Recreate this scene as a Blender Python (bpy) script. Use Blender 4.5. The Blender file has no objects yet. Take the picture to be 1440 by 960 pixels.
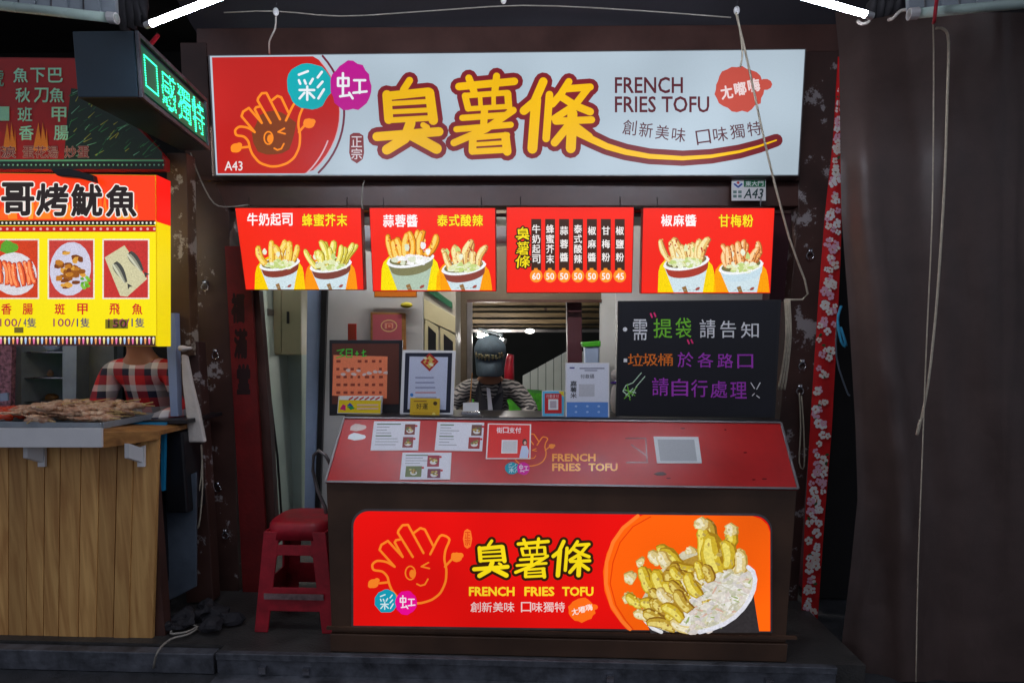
import bpy, bmesh, math, random
from mathutils import Vector, Matrix, Euler, noise

# ------------------------------------------------------------------ scene, camera, world, light
sc = bpy.context.scene
C = bpy.data.collections.new('scene'); sc.collection.children.link(C)
sc.render.engine = 'CYCLES'
sc.view_settings.view_transform = 'Standard'
sc.view_settings.look = 'None'
sc.view_settings.exposure = 0.5
sc.view_settings.gamma = 1.0
sc.cycles.max_bounces = 6
sc.cycles.use_denoising = True

F, PPX, PPY = 860.0, 720.0, 603.0
CAM = Vector((0, 0, 1.4))
cd = bpy.data.cameras.new('camera'); cam = bpy.data.objects.new('camera', cd); sc.collection.objects.link(cam)
cd.sensor_width = 36; cd.lens = F / 1440 * 36; cd.shift_y = (PPY - 480) / 1440
cd.clip_end = 200; cd.clip_start = 0.05
R = (Matrix.Rotation(math.radians(1.8), 3, 'Z') @ Matrix.Rotation(math.radians(90 - 7.85), 3, 'X') @ Matrix.Rotation(math.radians(0.42), 3, 'Z'))
cam.matrix_world = Matrix.Translation(CAM) @ R.to_4x4()
sc.camera = cam

w = bpy.data.worlds.new('World'); sc.world = w; w.use_nodes = True
nt = w.node_tree; bg = nt.nodes['Background']
sky = nt.nodes.new('ShaderNodeTexSky'); sky.sky_type = 'NISHITA'; sky.sun_disc = False
sky.sun_elevation = math.radians(-4); sky.sun_rotation = math.radians(200)
mixw = nt.nodes.new('ShaderNodeMix'); mixw.data_type = 'RGBA'; mixw.inputs[0].default_value = 0.8
nt.links.new(sky.outputs[0], mixw.inputs[6]); mixw.inputs[7].default_value = (0.62, 0.66, 0.8, 1)
nt.links.new(mixw.outputs[2], bg.inputs[0]); bg.inputs[1].default_value = 0.44

# ------------------------------------------------------------------ helpers
def lin(c):
    r = []
    for x in c[:3]:
        x = x / 255.0
        r.append(x / 12.92 if x <= 0.04045 else ((x + 0.055) / 1.055) ** 2.4)
    return tuple(r) + (1.0,)

class Pl:                                             # a plane in the world
    def __init__(s, p, n):
        s.p = Vector(p); s.n = Vector(n).normalized()
        if s.n.dot(CAM - s.p) < 0: s.n = -s.n
def PY(Y): return Pl((0, Y, 0), (0, -1, 0))
def P3(a, b, c): return Pl(a, (Vector(b) - Vector(a)).cross(Vector(c) - Vector(a)))
def ray(px, py): return R @ Vector(((px - PPX) / F, -(py - PPY) / F, -1))
def hit(px, py, pl, off=0.0):
    d = ray(px, py); t = (pl.p + pl.n * off - CAM).dot(pl.n) / d.dot(pl.n)
    return CAM + d * t
def at(px, py, Y): return hit(px, py, PY(Y))
def atz(px, py, z):
    d = ray(px, py); return CAM + d * ((z - CAM.z) / d.z)

def wl(o):
    v = Vector((0, 0, 0))
    while o is not None: v += o.location; o = o.parent
    return v
def tag(o, label=None, cat=None, group=None, kind=None):
    if label: o['label'] = label
    if cat: o['category'] = cat
    if group: o['group'] = group
    if kind: o['kind'] = kind
    return o
def thing(name, label, cat, loc, group=None):
    o = bpy.data.objects.new(name, None); C.objects.link(o); o.location = loc; o.empty_display_size = .05
    return tag(o, label, cat, group)

class MB:
    def __init__(s): s.v = []; s.f = []; s.m = []; s.c = []; s.lay = 0.0
    def add(s, pts, faces, m=0, col=None):
        b = len(s.v); s.v += [Vector(p) for p in pts]
        for f in faces: s.f.append([i + b for i in f]); s.m.append(m); s.c.append(col or (1, 1, 1, 1))
        return s
    def box(s, a, b, m=0):
        x0, y0, z0 = a; x1, y1, z1 = b
        return s.add([(x0,y0,z0),(x1,y0,z0),(x1,y1,z0),(x0,y1,z0),(x0,y0,z1),(x1,y0,z1),(x1,y1,z1),(x0,y1,z1)],
                     [(0,3,2,1),(4,5,6,7),(0,1,5,4),(1,2,6,5),(2,3,7,6),(3,0,4,7)], m)
    def prism(s, pts, d, m=0):                       # 3D polygon extruded by vector d
        n = len(pts); d = Vector(d)
        s.add(list(pts) + [Vector(p) + d for p in pts], [tuple(range(n)), tuple(range(2*n-1, n-1, -1))] + [(i, i+n, (i+1) % n + n, (i+1) % n) for i in range(n)], m)
        return s
    def plate(s, px, pl, t, m=0, off=0.0):
        if not isinstance(pl, Pl): pl = PY(pl)
        return s.prism([hit(x, y, pl, off) for x, y in px], -pl.n * t, m)
    def tube(s, pts, r, seg=8, m=0, r2=None):
        pts = [Vector(p) for p in pts]; n = len(pts); b = []
        up = Vector((0.13, 0.2, 1)).normalized()
        for i, p in enumerate(pts):
            d = (pts[min(i+1, n-1)] - pts[max(i-1, 0)]).normalized()
            a = d.cross(up)
            if a.length < 1e-3: a = d.cross(Vector((1, 0, 0)))
            a.normalize(); c = d.cross(a)
            rr = r if r2 is None else r + (r2 - r) * i / (n - 1)
            if callable(r): rr = r(i / (n - 1))
            b += [p + (a * math.cos(2*math.pi*k/seg) + c * math.sin(2*math.pi*k/seg)) * rr for k in range(seg)]
        fs = [(i*seg+k, i*seg+(k+1) % seg, (i+1)*seg+(k+1) % seg, (i+1)*seg+k) for i in range(n-1) for k in range(seg)]
        fs += [tuple(range(seg-1, -1, -1)), tuple((n-1)*seg+k for k in range(seg))]
        return s.add(b, fs, m)
    def lathe(s, c, prof, seg=20, m=0, M=None):       # prof: (r,z)
        n = len(prof); vs = []
        for r_, z in prof:
            for k in range(seg):
                p = Vector((r_*math.cos(2*math.pi*k/seg), r_*math.sin(2*math.pi*k/seg), z))
                if M: p = M @ p
                vs.append(Vector(c) + p)
        fs = [(i*seg+k, i*seg+(k+1) % seg, (i+1)*seg+(k+1) % seg, (i+1)*seg+k) for i in range(n-1) for k in range(seg)]
        fs += [tuple(range(seg-1, -1, -1)), tuple((n-1)*seg+k for k in range(seg))]
        return s.add(vs, fs, m)
    def blob(s, c, r, m=0, seg=12, M=None, amp=0.0, fr=8):
        c = Vector(c); n = 7; prof = [(max(.02, math.sin(math.pi*i/n)), -math.cos(math.pi*i/n)) for i in range(n+1)]
        b = len(s.v)
        S = Matrix.Diagonal(Vector(r)) if not isinstance(r, (int, float)) else Matrix.Diagonal(Vector((r, r, r)))
        s.lathe(c, prof, seg, m, (M @ S) if M else S)
        if amp:
            for i in range(b, len(s.v)):
                p = s.v[i]; s.v[i] = p + (p - c) * amp * noise.noise(p * fr)
        return s
    # ---- flat print, drawn in picture coordinates onto a plane
    def on(s, pl):
        s.pl = pl if isinstance(pl, Pl) else PY(pl); s.tiny = 0; return s
    def L(s, mm): s.lay = mm / 1000.0; s.tiny = 0; return s
    def poly(s, px, col):
        s.tiny += 1; o = s.lay + s.tiny * 1e-5
        return s.add([hit(x, y, s.pl, o) for x, y in px], [tuple(range(len(px)))], 0, lin(col))
    def rect(s, x0, y0, x1, y1, col): return s.poly([(x0,y0),(x1,y0),(x1,y1),(x0,y1)], col)
    def ell(s, cx, cy, rx, ry, col, rot=0, n=20, jag=0, seed=0, a0=0, a1=360):
        rd = random.Random(seed); c, q = math.cos(math.radians(rot)), math.sin(math.radians(rot)); P = []
        for i in range(n):
            t = math.radians(a0 + (a1 - a0) * i / (n if a1 - a0 == 360 else n - 1)); k = 1 + rd.uniform(-jag, jag)
            x, y = rx*k*math.cos(t), ry*k*math.sin(t); P.append((cx + x*c - y*q, cy + x*q + y*c))
        return s.poly(P, col)
    def seg2(s, a, b, w0, w1, col, n=6):
        ang = math.atan2(b[1]-a[1], b[0]-a[0]); P = []
        for i in range(n+1):
            t = ang + math.pi/2 + math.pi*i/n; P.append((a[0]+w0/2*math.cos(t), a[1]+w0/2*math.sin(t)))
        for i in range(n+1):
            t = ang - math.pi/2 + math.pi*i/n; P.append((b[0]+w1/2*math.cos(t), b[1]+w1/2*math.sin(t)))
        return s.poly(P, col)
    def stroke(s, pts, w, col, w2=None, n=6):
        k = len(pts) - 1; w2 = w if w2 is None else w2
        for i in range(k): s.seg2(pts[i], pts[i+1], w + (w2-w)*i/k, w + (w2-w)*(i+1)/k, col, n)
        return s
    def text(s, st, box, col, bold=0.0, rot=0, sx=0.0, outline=None, ow=0.05):
        if outline: s.text(st, box, outline, bold + ow, rot, sx); s.lay += 0.0004
        V, F0 = glyphs(st, 0.0)
        xs, ys = F0
        X0, X1, Y0, Y1 = xs[0], xs[1], ys[0], ys[1]
        x0, y0, x1, y1 = box; cx, cy = (x0+x1)/2, (y0+y1)/2
        c, q = math.cos(math.radians(rot)), math.sin(math.radians(rot))
        nd = 1 if bold < .004 else (4 if bold < .03 else 10)
        for k in range(nd):
            ox = bold*math.cos(2*math.pi*(k+.5)/nd) if nd > 1 else 0; oy = bold*math.sin(2*math.pi*(k+.5)/nd) if nd > 1 else 0
            s.tiny += 1; P = []
            for X, Y in V:
                u = x0 + (X + ox - X0) / (X1 - X0) * (x1 - x0) - cx; v = y1 - (Y + oy - Y0) / (Y1 - Y0) * (y1 - y0) - cy
                u -= sx * v
                P.append(hit(cx + u*c - v*q, cy + u*q + v*c, s.pl, s.lay + s.tiny * 1e-5))
            s.add(P, glyphs_faces[st], 0, lin(col))
        return s
    def vtext(s, st, box, col, bold=0.0, gap=0.12, **k):
        x0, y0, x1, y1 = box; n = len(st); h = (y1 - y0) / n
        for i, ch in enumerate(st): s.text(ch, (x0, y0 + h*i + h*gap/2, x1, y0 + h*(i+1) - h*gap/2), col, bold, **k)
        return s
    def htext(s, st, box, col, bold=0.0, gap=0.12, **k):
        x0, y0, x1, y1 = box; n = len(st); h = (x1 - x0) / n
        for i, ch in enumerate(st):
            if ch != ' ': s.text(ch, (x0 + h*i + h*gap/2, y0, x0 + h*(i+1) - h*gap/2, y1), col, bold, **k)
        return s
    def build(s, name, mats, parent=None, smooth=False, bevel=0.0, recalc=True, kind=None, label=None, cat=None, group=None):
        me = bpy.data.meshes.new(name); o0 = wl(parent) if parent is not None else Vector((0, 0, 0))
        me.from_pydata([tuple(p - o0) for p in s.v], [], s.f)
        if not isinstance(mats, (list, tuple)): mats = [mats]
        for m in mats: me.materials.append(m)
        me.polygons.foreach_set('material_index', s.m)
        if any(c != (1, 1, 1, 1) for c in s.c):
            ca = me.color_attributes.new('Col', 'FLOAT_COLOR', 'CORNER'); buf = []
            for p, c in zip(me.polygons, s.c): buf += list(c) * p.loop_total
            ca.data.foreach_set('color', buf)
            recalc = False
        if recalc:
            bm = bmesh.new(); bm.from_mesh(me); bmesh.ops.recalc_face_normals(bm, faces=bm.faces)
            if bevel: bmesh.ops.bevel(bm, geom=list(bm.edges), offset=bevel, segments=2, affect='EDGES', profile=.5, clamp_overlap=True)
            bm.to_mesh(me); bm.free()
        if smooth: me.polygons.foreach_set('use_smooth', [True] * len(me.polygons))
        me.update()
        o = bpy.data.objects.new(name, me); C.objects.link(o)
        if parent is not None: o.parent = parent
        return tag(o, label, cat, group, kind)

glyphs_faces = {}; _gc = {}
def glyphs(st, bold=0.0):                             # 2D mesh of a word from the built-in font
    if st not in _gc:
        cu = bpy.data.curves.new('word', 'FONT'); cu.body = st; cu.size = 1; cu.resolution_u = 2; cu.fill_mode = 'FRONT'
        ob = bpy.data.objects.new('word', cu); sc.collection.objects.link(ob)
        dg = bpy.context.evaluated_depsgraph_get(); me = ob.evaluated_get(dg).to_mesh()
        V = [(v.co.x, v.co.y) for v in me.vertices]; glyphs_faces[st] = [tuple(p.vertices) for p in me.polygons]
        ob.evaluated_get(dg).to_mesh_clear(); bpy.data.objects.remove(ob); bpy.data.curves.remove(cu)
        _gc[st] = (V, ((min(v[0] for v in V), max(v[0] for v in V)), (min(v[1] for v in V), max(v[1] for v in V))))
    return _gc[st]

# ------------------------------------------------------------------ materials
def newmat(name):
    m = bpy.data.materials.new(name); m.use_nodes = True
    return m, m.node_tree, m.node_tree.nodes['Principled BSDF']
def N(nt, t, **k):
    n = nt.nodes.new(t)
    for a, b in k.items(): setattr(n, a, b)
    return n
def mat(name, rgb, rough=.5, var=.25, scale=6, bump=.1, metal=0, spec=.5, rgb2=None, fine=60, coat=0, stretch=None):
    m, nt, b = newmat(name)
    tc = N(nt, 'ShaderNodeTexCoord'); src = tc.outputs['Object']
    if stretch:
        mp = N(nt, 'ShaderNodeMapping'); mp.inputs['Scale'].default_value = stretch; nt.links.new(src, mp.inputs[0]); src = mp.outputs[0]
    n1 = N(nt, 'ShaderNodeTexNoise'); n1.inputs['Scale'].default_value = scale; n1.inputs['Detail'].default_value = 6; n1.inputs['Roughness'].default_value = .65
    nt.links.new(src, n1.inputs['Vector'])
    cr = N(nt, 'ShaderNodeValToRGB'); cr.color_ramp.elements[0].position = .3; cr.color_ramp.elements[1].position = .7
    c = lin(rgb); c2 = lin(rgb2) if rgb2 else tuple(min(1, x * (1 + var)) for x in c[:3]) + (1,)
    cr.color_ramp.elements[0].color = tuple(x * (1 - var) for x in c[:3]) + (1,); cr.color_ramp.elements[1].color = c2
    nt.links.new(n1.outputs[0], cr.inputs[0]); nt.links.new(cr.outputs[0], b.inputs['Base Color'])
    n2 = N(nt, 'ShaderNodeTexNoise'); n2.inputs['Scale'].default_value = fine; n2.inputs['Detail'].default_value = 4
    nt.links.new(src, n2.inputs['Vector'])
    bp = N(nt, 'ShaderNodeBump'); bp.inputs['Strength'].default_value = bump; bp.inputs['Distance'].default_value = .01
    nt.links.new(n2.outputs[0], bp.inputs['Height']); nt.links.new(bp.outputs[0], b.inputs['Normal'])
    mr = N(nt, 'ShaderNodeMapRange'); mr.inputs['To Min'].default_value = max(.02, rough - .12); mr.inputs['To Max'].default_value = min(1, rough + .15)
    nt.links.new(n1.outputs[0], mr.inputs[0]); nt.links.new(mr.outputs[0], b.inputs['Roughness'])
    b.inputs['Metallic'].default_value = metal; b.inputs['Specular IOR Level'].default_value = spec; b.inputs['Coat Weight'].default_value = coat
    return m
def lamp(name, rgb, s):
    m, nt, b = newmat(name); b.inputs['Base Color'].default_value = lin(rgb); b.inputs['Emission Color'].default_value = lin(rgb)
    b.inputs['Emission Strength'].default_value = s; return m
def printmat(name, glow=0.0, base=1.0, rough=.4, uneven=0.0, grain=.12, gscale=220, wear=0.0, spec=.5, coat=0.0):
    m, nt, b = newmat(name)
    at_ = N(nt, 'ShaderNodeVertexColor'); at_.layer_name = 'Col'
    tc = N(nt, 'ShaderNodeTexCoord')
    n1 = N(nt, 'ShaderNodeTexNoise'); n1.inputs['Scale'].default_value = gscale; n1.inputs['Detail'].default_value = 3
    nt.links.new(tc.outputs['Object'], n1.inputs['Vector'])
    mr = N(nt, 'ShaderNodeMapRange'); mr.inputs[1].default_value = .3; mr.inputs[2].default_value = .7; mr.inputs['To Min'].default_value = 1 - grain; mr.inputs['To Max'].default_value = 1 + grain
    nt.links.new(n1.outputs[0], mr.inputs[0])
    v = N(nt, 'ShaderNodeVectorMath', operation='SCALE'); nt.links.new(at_.outputs[0], v.inputs[0]); nt.links.new(mr.outputs[0], v.inputs['Scale'])
    col = v.outputs[0]
    v2 = N(nt, 'ShaderNodeVectorMath', operation='SCALE'); nt.links.new(col, v2.inputs[0]); v2.inputs['Scale'].default_value = base
    nt.links.new(v2.outputs[0], b.inputs['Base Color'])
    if glow:
        nt.links.new(col, b.inputs['Emission Color'])
        if uneven:
            n3 = N(nt, 'ShaderNodeTexNoise'); n3.inputs['Scale'].default_value = 1.7; n3.inputs['Detail'].default_value = 1
            nt.links.new(tc.outputs['Object'], n3.inputs['Vector'])
            m3 = N(nt, 'ShaderNodeMapRange'); m3.inputs[1].default_value = .3; m3.inputs[2].default_value = .7
            m3.inputs['To Min'].default_value = glow * (1 - uneven); m3.inputs['To Max'].default_value = glow * (1 + uneven)
            nt.links.new(n3.outputs[0], m3.inputs[0]); nt.links.new(m3.outputs[0], b.inputs['Emission Strength'])
        else: b.inputs['Emission Strength'].default_value = glow
        m.cycles.emission_sampling = 'NONE'
    b.inputs['Roughness'].default_value = rough; b.inputs['Specular IOR Level'].default_value = spec; b.inputs['Coat Weight'].default_value = coat
    return m
def peel(name, rgb, chip, thr=.62, scale=7):
    m, nt, b = newmat(name); tc = N(nt, 'ShaderNodeTexCoord')
    n1 = N(nt, 'ShaderNodeTexNoise'); n1.inputs['Scale'].default_value = scale; n1.inputs['Detail'].default_value = 8; n1.inputs['Roughness'].default_value = .7
    n2 = N(nt, 'ShaderNodeTexNoise'); n2.inputs['Scale'].default_value = 3; n2.inputs['Detail'].default_value = 5
    for n in (n1, n2): nt.links.new(tc.outputs['Object'], n.inputs['Vector'])
    cr = N(nt, 'ShaderNodeValToRGB'); cr.color_ramp.elements[0].position = thr; cr.color_ramp.elements[1].position = thr + .025
    cr.color_ramp.elements[0].color = (0, 0, 0, 1); cr.color_ramp.elements[1].color = (1, 1, 1, 1)
    nt.links.new(n1.outputs[0], cr.inputs[0])
    c2 = N(nt, 'ShaderNodeValToRGB'); c = lin(rgb); c2.color_ramp.elements[0].color = tuple(x * .6 for x in c[:3]) + (1,); c2.color_ramp.elements[1].color = tuple(x * 1.5 for x in c[:3]) + (1,)
    c2.color_ramp.elements[0].position = .3; c2.color_ramp.elements[1].position = .7; nt.links.new(n2.outputs[0], c2.inputs[0])
    mx = N(nt, 'ShaderNodeMix', data_type='RGBA'); nt.links.new(cr.outputs[0], mx.inputs[0]); nt.links.new(c2.outputs[0], mx.inputs[6]); mx.inputs[7].default_value = lin(chip)
    nt.links.new(mx.outputs[2], b.inputs['Base Color'])
    bp = N(nt, 'ShaderNodeBump'); bp.inputs['Strength'].default_value = .35; bp.inputs['Distance'].default_value = .004; bp.invert = True
    nt.links.new(cr.outputs[0], bp.inputs['Height']); nt.links.new(bp.outputs[0], b.inputs['Normal']); b.inputs['Roughness'].default_value = .5
    return m
def wood(name, rgb, rgb2, vert=True):
    m, nt, b = newmat(name); tc = N(nt, 'ShaderNodeTexCoord'); oi = N(nt, 'ShaderNodeObjectInfo')
    ad = N(nt, 'ShaderNodeVectorMath', operation='ADD'); nt.links.new(tc.outputs['Object'], ad.inputs[0])
    ml = N(nt, 'ShaderNodeMath', operation='MULTIPLY'); ml.inputs[1].default_value = 37; nt.links.new(oi.outputs['Random'], ml.inputs[0]); nt.links.new(ml.outputs[0], ad.inputs[1])
    mp = N(nt, 'ShaderNodeMapping'); mp.inputs['Scale'].default_value = (14, 14, 1.1) if vert else (1.1, 14, 14); nt.links.new(ad.outputs[0], mp.inputs[0])
    n1 = N(nt, 'ShaderNodeTexNoise'); n1.inputs['Scale'].default_value = 2.2; n1.inputs['Detail'].default_value = 8; n1.inputs['Distortion'].default_value = .6; nt.links.new(mp.outputs[0], n1.inputs['Vector'])
    cr = N(nt, 'ShaderNodeValToRGB'); cr.color_ramp.elements[0].position = .32; cr.color_ramp.elements[1].position = .68
    cr.color_ramp.elements[0].color = lin(rgb2); cr.color_ramp.elements[1].color = lin(rgb); nt.links.new(n1.outputs[0], cr.inputs[0])
    hs = N(nt, 'ShaderNodeHueSaturation'); m2 = N(nt, 'ShaderNodeMapRange'); m2.inputs['To Min'].default_value = .85; m2.inputs['To Max'].default_value = 1.22
    nt.links.new(oi.outputs['Random'], m2.inputs[0]); nt.links.new(m2.outputs[0], hs.inputs['Value']); nt.links.new(cr.outputs[0], hs.inputs['Color'])
    mp2 = N(nt, 'ShaderNodeMapping'); mp2.inputs['Scale'].default_value = (5, 5, 2.2); nt.links.new(ad.outputs[0], mp2.inputs[0])
    vo = N(nt, 'ShaderNodeTexVoronoi'); vo.inputs['Scale'].default_value = 1.0; nt.links.new(mp2.outputs[0], vo.inputs['Vector'])
    kr = N(nt, 'ShaderNodeValToRGB'); kr.color_ramp.elements[0].position = .06; kr.color_ramp.elements[1].position = .12; kr.color_ramp.elements[0].color = (.22, .1, .05, 1); kr.color_ramp.elements[1].color = (1, 1, 1, 1)
    nt.links.new(vo.outputs['Distance'], kr.inputs[0])
    mx = N(nt, 'ShaderNodeMix', data_type='RGBA', blend_type='MULTIPLY'); mx.inputs[0].default_value = 1; nt.links.new(hs.outputs[0], mx.inputs[6]); nt.links.new(kr.outputs[0], mx.inputs[7])
    nt.links.new(mx.outputs[2], b.inputs['Base Color']); b.inputs['Roughness'].default_value = .5
    bp = N(nt, 'ShaderNodeBump'); bp.inputs['Strength'].default_value = .2; bp.inputs['Distance'].default_value = .003; nt.links.new(n1.outputs[0], bp.inputs['Height']); nt.links.new(bp.outputs[0], b.inputs['Normal'])
    return m

M = {}
M['brown'] = mat('brown_paint', (72, 46, 40), .38, .3, 5, .06)
M['brown2'] = peel('counter_brown', (74, 52, 38), (104, 90, 78), .69, 9)
M['peel'] = peel('peeling_brown_paint', (66, 42, 36), (150, 142, 142), .585, 6)
M['peel2'] = peel('peeling_yellow_brown', (78, 54, 34), (165, 155, 140), .57, 5)
def tarpmat():
    m = mat('brown_tarpaulin', (76, 61, 57), .42, .25, 3.5, .15, fine=240); nt = m.node_tree; b = nt.nodes['Principled BSDF']
    tc = N(nt, 'ShaderNodeTexCoord'); mp = N(nt, 'ShaderNodeMapping'); mp.inputs['Scale'].default_value = (3.2, 3.2, 1.6); nt.links.new(tc.outputs['Object'], mp.inputs[0])
    ns = N(nt, 'ShaderNodeTexNoise'); ns.inputs['Scale'].default_value = 1.5; ns.inputs['Detail'].default_value = 3; nt.links.new(mp.outputs[0], ns.inputs['Vector'])
    ad = N(nt, 'ShaderNodeVectorMath', operation='MULTIPLY_ADD'); ad.inputs[1].default_value = (.9, .9, .9); nt.links.new(ns.outputs[1], ad.inputs[0]); nt.links.new(mp.outputs[0], ad.inputs[2])
    vo = N(nt, 'ShaderNodeTexVoronoi', feature='DISTANCE_TO_EDGE'); vo.inputs['Scale'].default_value = 1.1; nt.links.new(ad.outputs[0], vo.inputs['Vector'])
    mr = N(nt, 'ShaderNodeMapRange'); mr.inputs[2].default_value = .10; nt.links.new(vo.outputs['Distance'], mr.inputs[0])
    bp = N(nt, 'ShaderNodeBump'); bp.inputs['Strength'].default_value = .10; bp.inputs['Distance'].default_value = .01; nt.links.new(mr.outputs[0], bp.inputs['Height'])
    for l in list(nt.links):
        if l.to_node == b and l.to_socket.name == 'Normal': nt.links.new(l.from_node.outputs[0], bp.inputs['Normal'])
    nt.links.new(bp.outputs[0], b.inputs['Normal']); return m
M['tarp'] = tarpmat()
M['black'] = mat('black_fabric', (34, 33, 38), .75, .3, 3, .2)
M['awn'] = mat('awning_fabric', (48, 46, 52), .6, .2, 2, .1)
M['dark'] = mat('dark_void', (20, 18, 18), .8, .3, 3, .1)
M['steel'] = mat('galvanised_steel', (92, 95, 102), .55, .6, 9, .3, metal=.5, fine=40)
M['chrome'] = mat('chrome', (190, 190, 195), .25, .1, 8, .02, metal=1)
M['alu'] = mat('aluminium_trim', (128, 124, 124), .4, .2, 10, .08, metal=.7)
M['asphalt'] = mat('asphalt', (48, 50, 54), .7, .5, 12, .6, fine=160)
M['floor'] = mat('platform_concrete', (58, 56, 54), .5, .5, 5, .4, fine=90)
M['grey'] = mat('grey_wall', (178, 180, 182), .6, .08, 3, .05)
M['green_grey'] = mat('pale_green_wall', (158, 172, 165), .5, .1, 3, .05)
M['beige'] = mat('beige_cabinet', (182, 174, 140), .45, .1, 4, .04)
M['red'] = mat('red_plastic', (158, 18, 36), .45, .4, 9, .1)
M['darkred'] = mat('dark_red_paint', (150, 16, 14), .45, .3, 4, .1)
M['maroon'] = mat('maroon_paint', (58, 20, 30), .4, .2, 4, .05)
M['redtop'] = mat('red_laminate', (186, 14, 12), .32, .15, 5, .05, spec=.5, fine=30)
M['white'] = mat('white_plastic', (225, 225, 225), .4, .05, 5, .03)
M['offwhite'] = mat('off_white_cloth', (205, 198, 190), .8, .12, 8, .3)
M['rope'] = mat('rope_fibre', (190, 180, 160), .85, .2, 60, .6, fine=300)
M['bluerope'] = mat('blue_rope', (50, 150, 190), .7, .2, 60, .4)
M['blackp'] = mat('black_plastic', (26, 26, 30), .4, .2, 8, .05)
M['board'] = mat('blackboard_face', (15, 16, 25), .4, .3, 5, .04)
M['cable'] = mat('cable_rubber', (150, 145, 135), .6, .2, 20, .1)
M['grass'] = mat('artificial_turf', (40, 120, 20), .8, .4, 14, .9, rgb2=(70, 160, 30))
M['skin'] = mat('skin', (168, 116, 88), .5, .06, 12, .06)
M['hair'] = mat('black_hair', (22, 18, 16), .5, .2, 40, .3)
M['denim'] = mat('washed_denim', (66, 82, 94), .8, .25, 25, .3, fine=200)
M['shirt'] = None
M['tealbox'] = mat('blue_black_sheet', (40, 58, 70), .35, .2, 3, .05, metal=.2)
M['plank'] = wood('pine_plank', (228, 178, 108), (184, 130, 72))
M['plankh'] = wood('pine_board', (170, 120, 62), (128, 84, 40), False)
M['slat'] = wood('lit_slat', (140, 118, 84), (92, 72, 50), False)
M['tube'] = lamp('lit_tube', (235, 240, 255), 72)
M['itube'] = lamp('inner_tube', (255, 250, 240), 190)
M['offtube'] = mat('unlit_tube', (200, 225, 215), .25, .05, 5, .02)
M['galv'] = mat('corrugated_steel', (150, 160, 168), .4, .2, 6, .1, metal=.4)
M['bluepaint'] = mat('blue_paint', (30, 140, 190), .4, .2, 6, .05)
M['bluegrey'] = mat('blue_grey_sheet', (140, 158, 190), .45, .1, 4, .05)
M['canister'] = mat('slate_sheet', (78, 88, 100), .45, .35, 4, .1)
M['meat'] = mat('grilled_squid', (176, 92, 50), .3, .3, 28, .3, rgb2=(236, 208, 176), fine=120)
M['sausage'] = mat('red_sausage', (200, 62, 24), .25, .25, 30, .1)
M['pr_sign'] = printmat('backlit_sign_film', .68, .12, .38, .16, .02, spec=.3)
M['pr_menu'] = printmat('bright_backlit_film', .70, .1, .35, .07, .03)
M['pr_pic'] = printmat('backlit_food_picture', .70, .1, .35, .05, .2, 260)
M['pr_low'] = printmat('counter_backlit_film', .68, .1, .3, .2, .03)
M['pr_lowpic'] = printmat('counter_food_picture', .62, .1, .3, .0, .16, 90)
M['pr_flat'] = printmat('flat_print', 0, 1, .45, 0, .08)
M['pr_gloss'] = printmat('glossy_print', 0, 1, .2, 0, .05)
M['chalk'] = printmat('chalk_marker', 0, 1, .8, 0, .3, 400)
for k_ in ('sign', 'menu', 'low'):
    M['face_'+k_] = M['pr_'+k_].copy(); M['face_'+k_].cycles.emission_sampling = 'AUTO'
M['stube'] = lamp('stall_tube', (255, 248, 235), 15); M['dotlamp'] = lamp('far_lamp', (255, 250, 240), 3)
M['led'] = lamp('green_led', (50, 255, 170), 2.4)
M['ledoff'] = mat('dim_led_panel', (8, 50, 42), .4, .3, 90, .05)
M['ledoff'].node_tree.nodes['Principled BSDF'].inputs['Emission Color'].default_value = (.0, .25, .13, 1)
M['ledoff'].node_tree.nodes['Principled BSDF'].inputs['Emission Strength'].default_value = .22
def glassmat(name, rough=.05, tint=(1, 1, 1, 1)):
    m, nt, b = newmat(name); b.inputs['Transmission Weight'].default_value = 1; b.inputs['Roughness'].default_value = rough; b.inputs['IOR'].default_value = 1.2; b.inputs['Base Color'].default_value = tint; return m

# ------------------------------------------------------------------ the setting
MB().box((-30, -20, -.3), (30, 40, -.12)).build('ground', M['asphalt'], kind='structure')
# raised stall platform: floor sheet and steel nosing
MB().box((-1.42, 2.60, -.115), (1.50, 6.0, 0)).build('pavement', M['floor'], kind='structure')
MB().box((-6, 2.67, -.118), (-1.425, 5.6, -.01)).build('pavement', M['floor'], kind='structure')
rail = thing('threshold_rail', 'long blue grey steel channel along the stall floor edge, above the street', 'step rail', (0, 2.57, -.12))
MB().box((-1.42, 2.565, -.028), (1.36, 2.597, .004)).build('top_flange', M['steel'], rail, bevel=.003)
MB().box((-1.42, 2.575, -.10), (1.36, 2.597, -.030)).build('web', M['steel'], rail)
MB().box((-1.42, 2.50, -.118), (1.36, 2.597, -.101)).build('foot_flange', M['steel'], rail, bevel=.003)
for x in (-1.22, -1.02, .35, 1.05):
    MB().box((x, 2.555, -.085), (x+.03, 2.574, -.055)).build('bolt', M['chrome'], rail)
r2 = thing('threshold_rail', 'scuffed grey steel kerb strip in front of the planked counter', 'step rail', (-2, 2.6, -.12))
MB().box((-4.2, 2.60, -.118), (-1.45, 2.66, -.02)).build('web', M['steel'], r2, bevel=.004)

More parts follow.
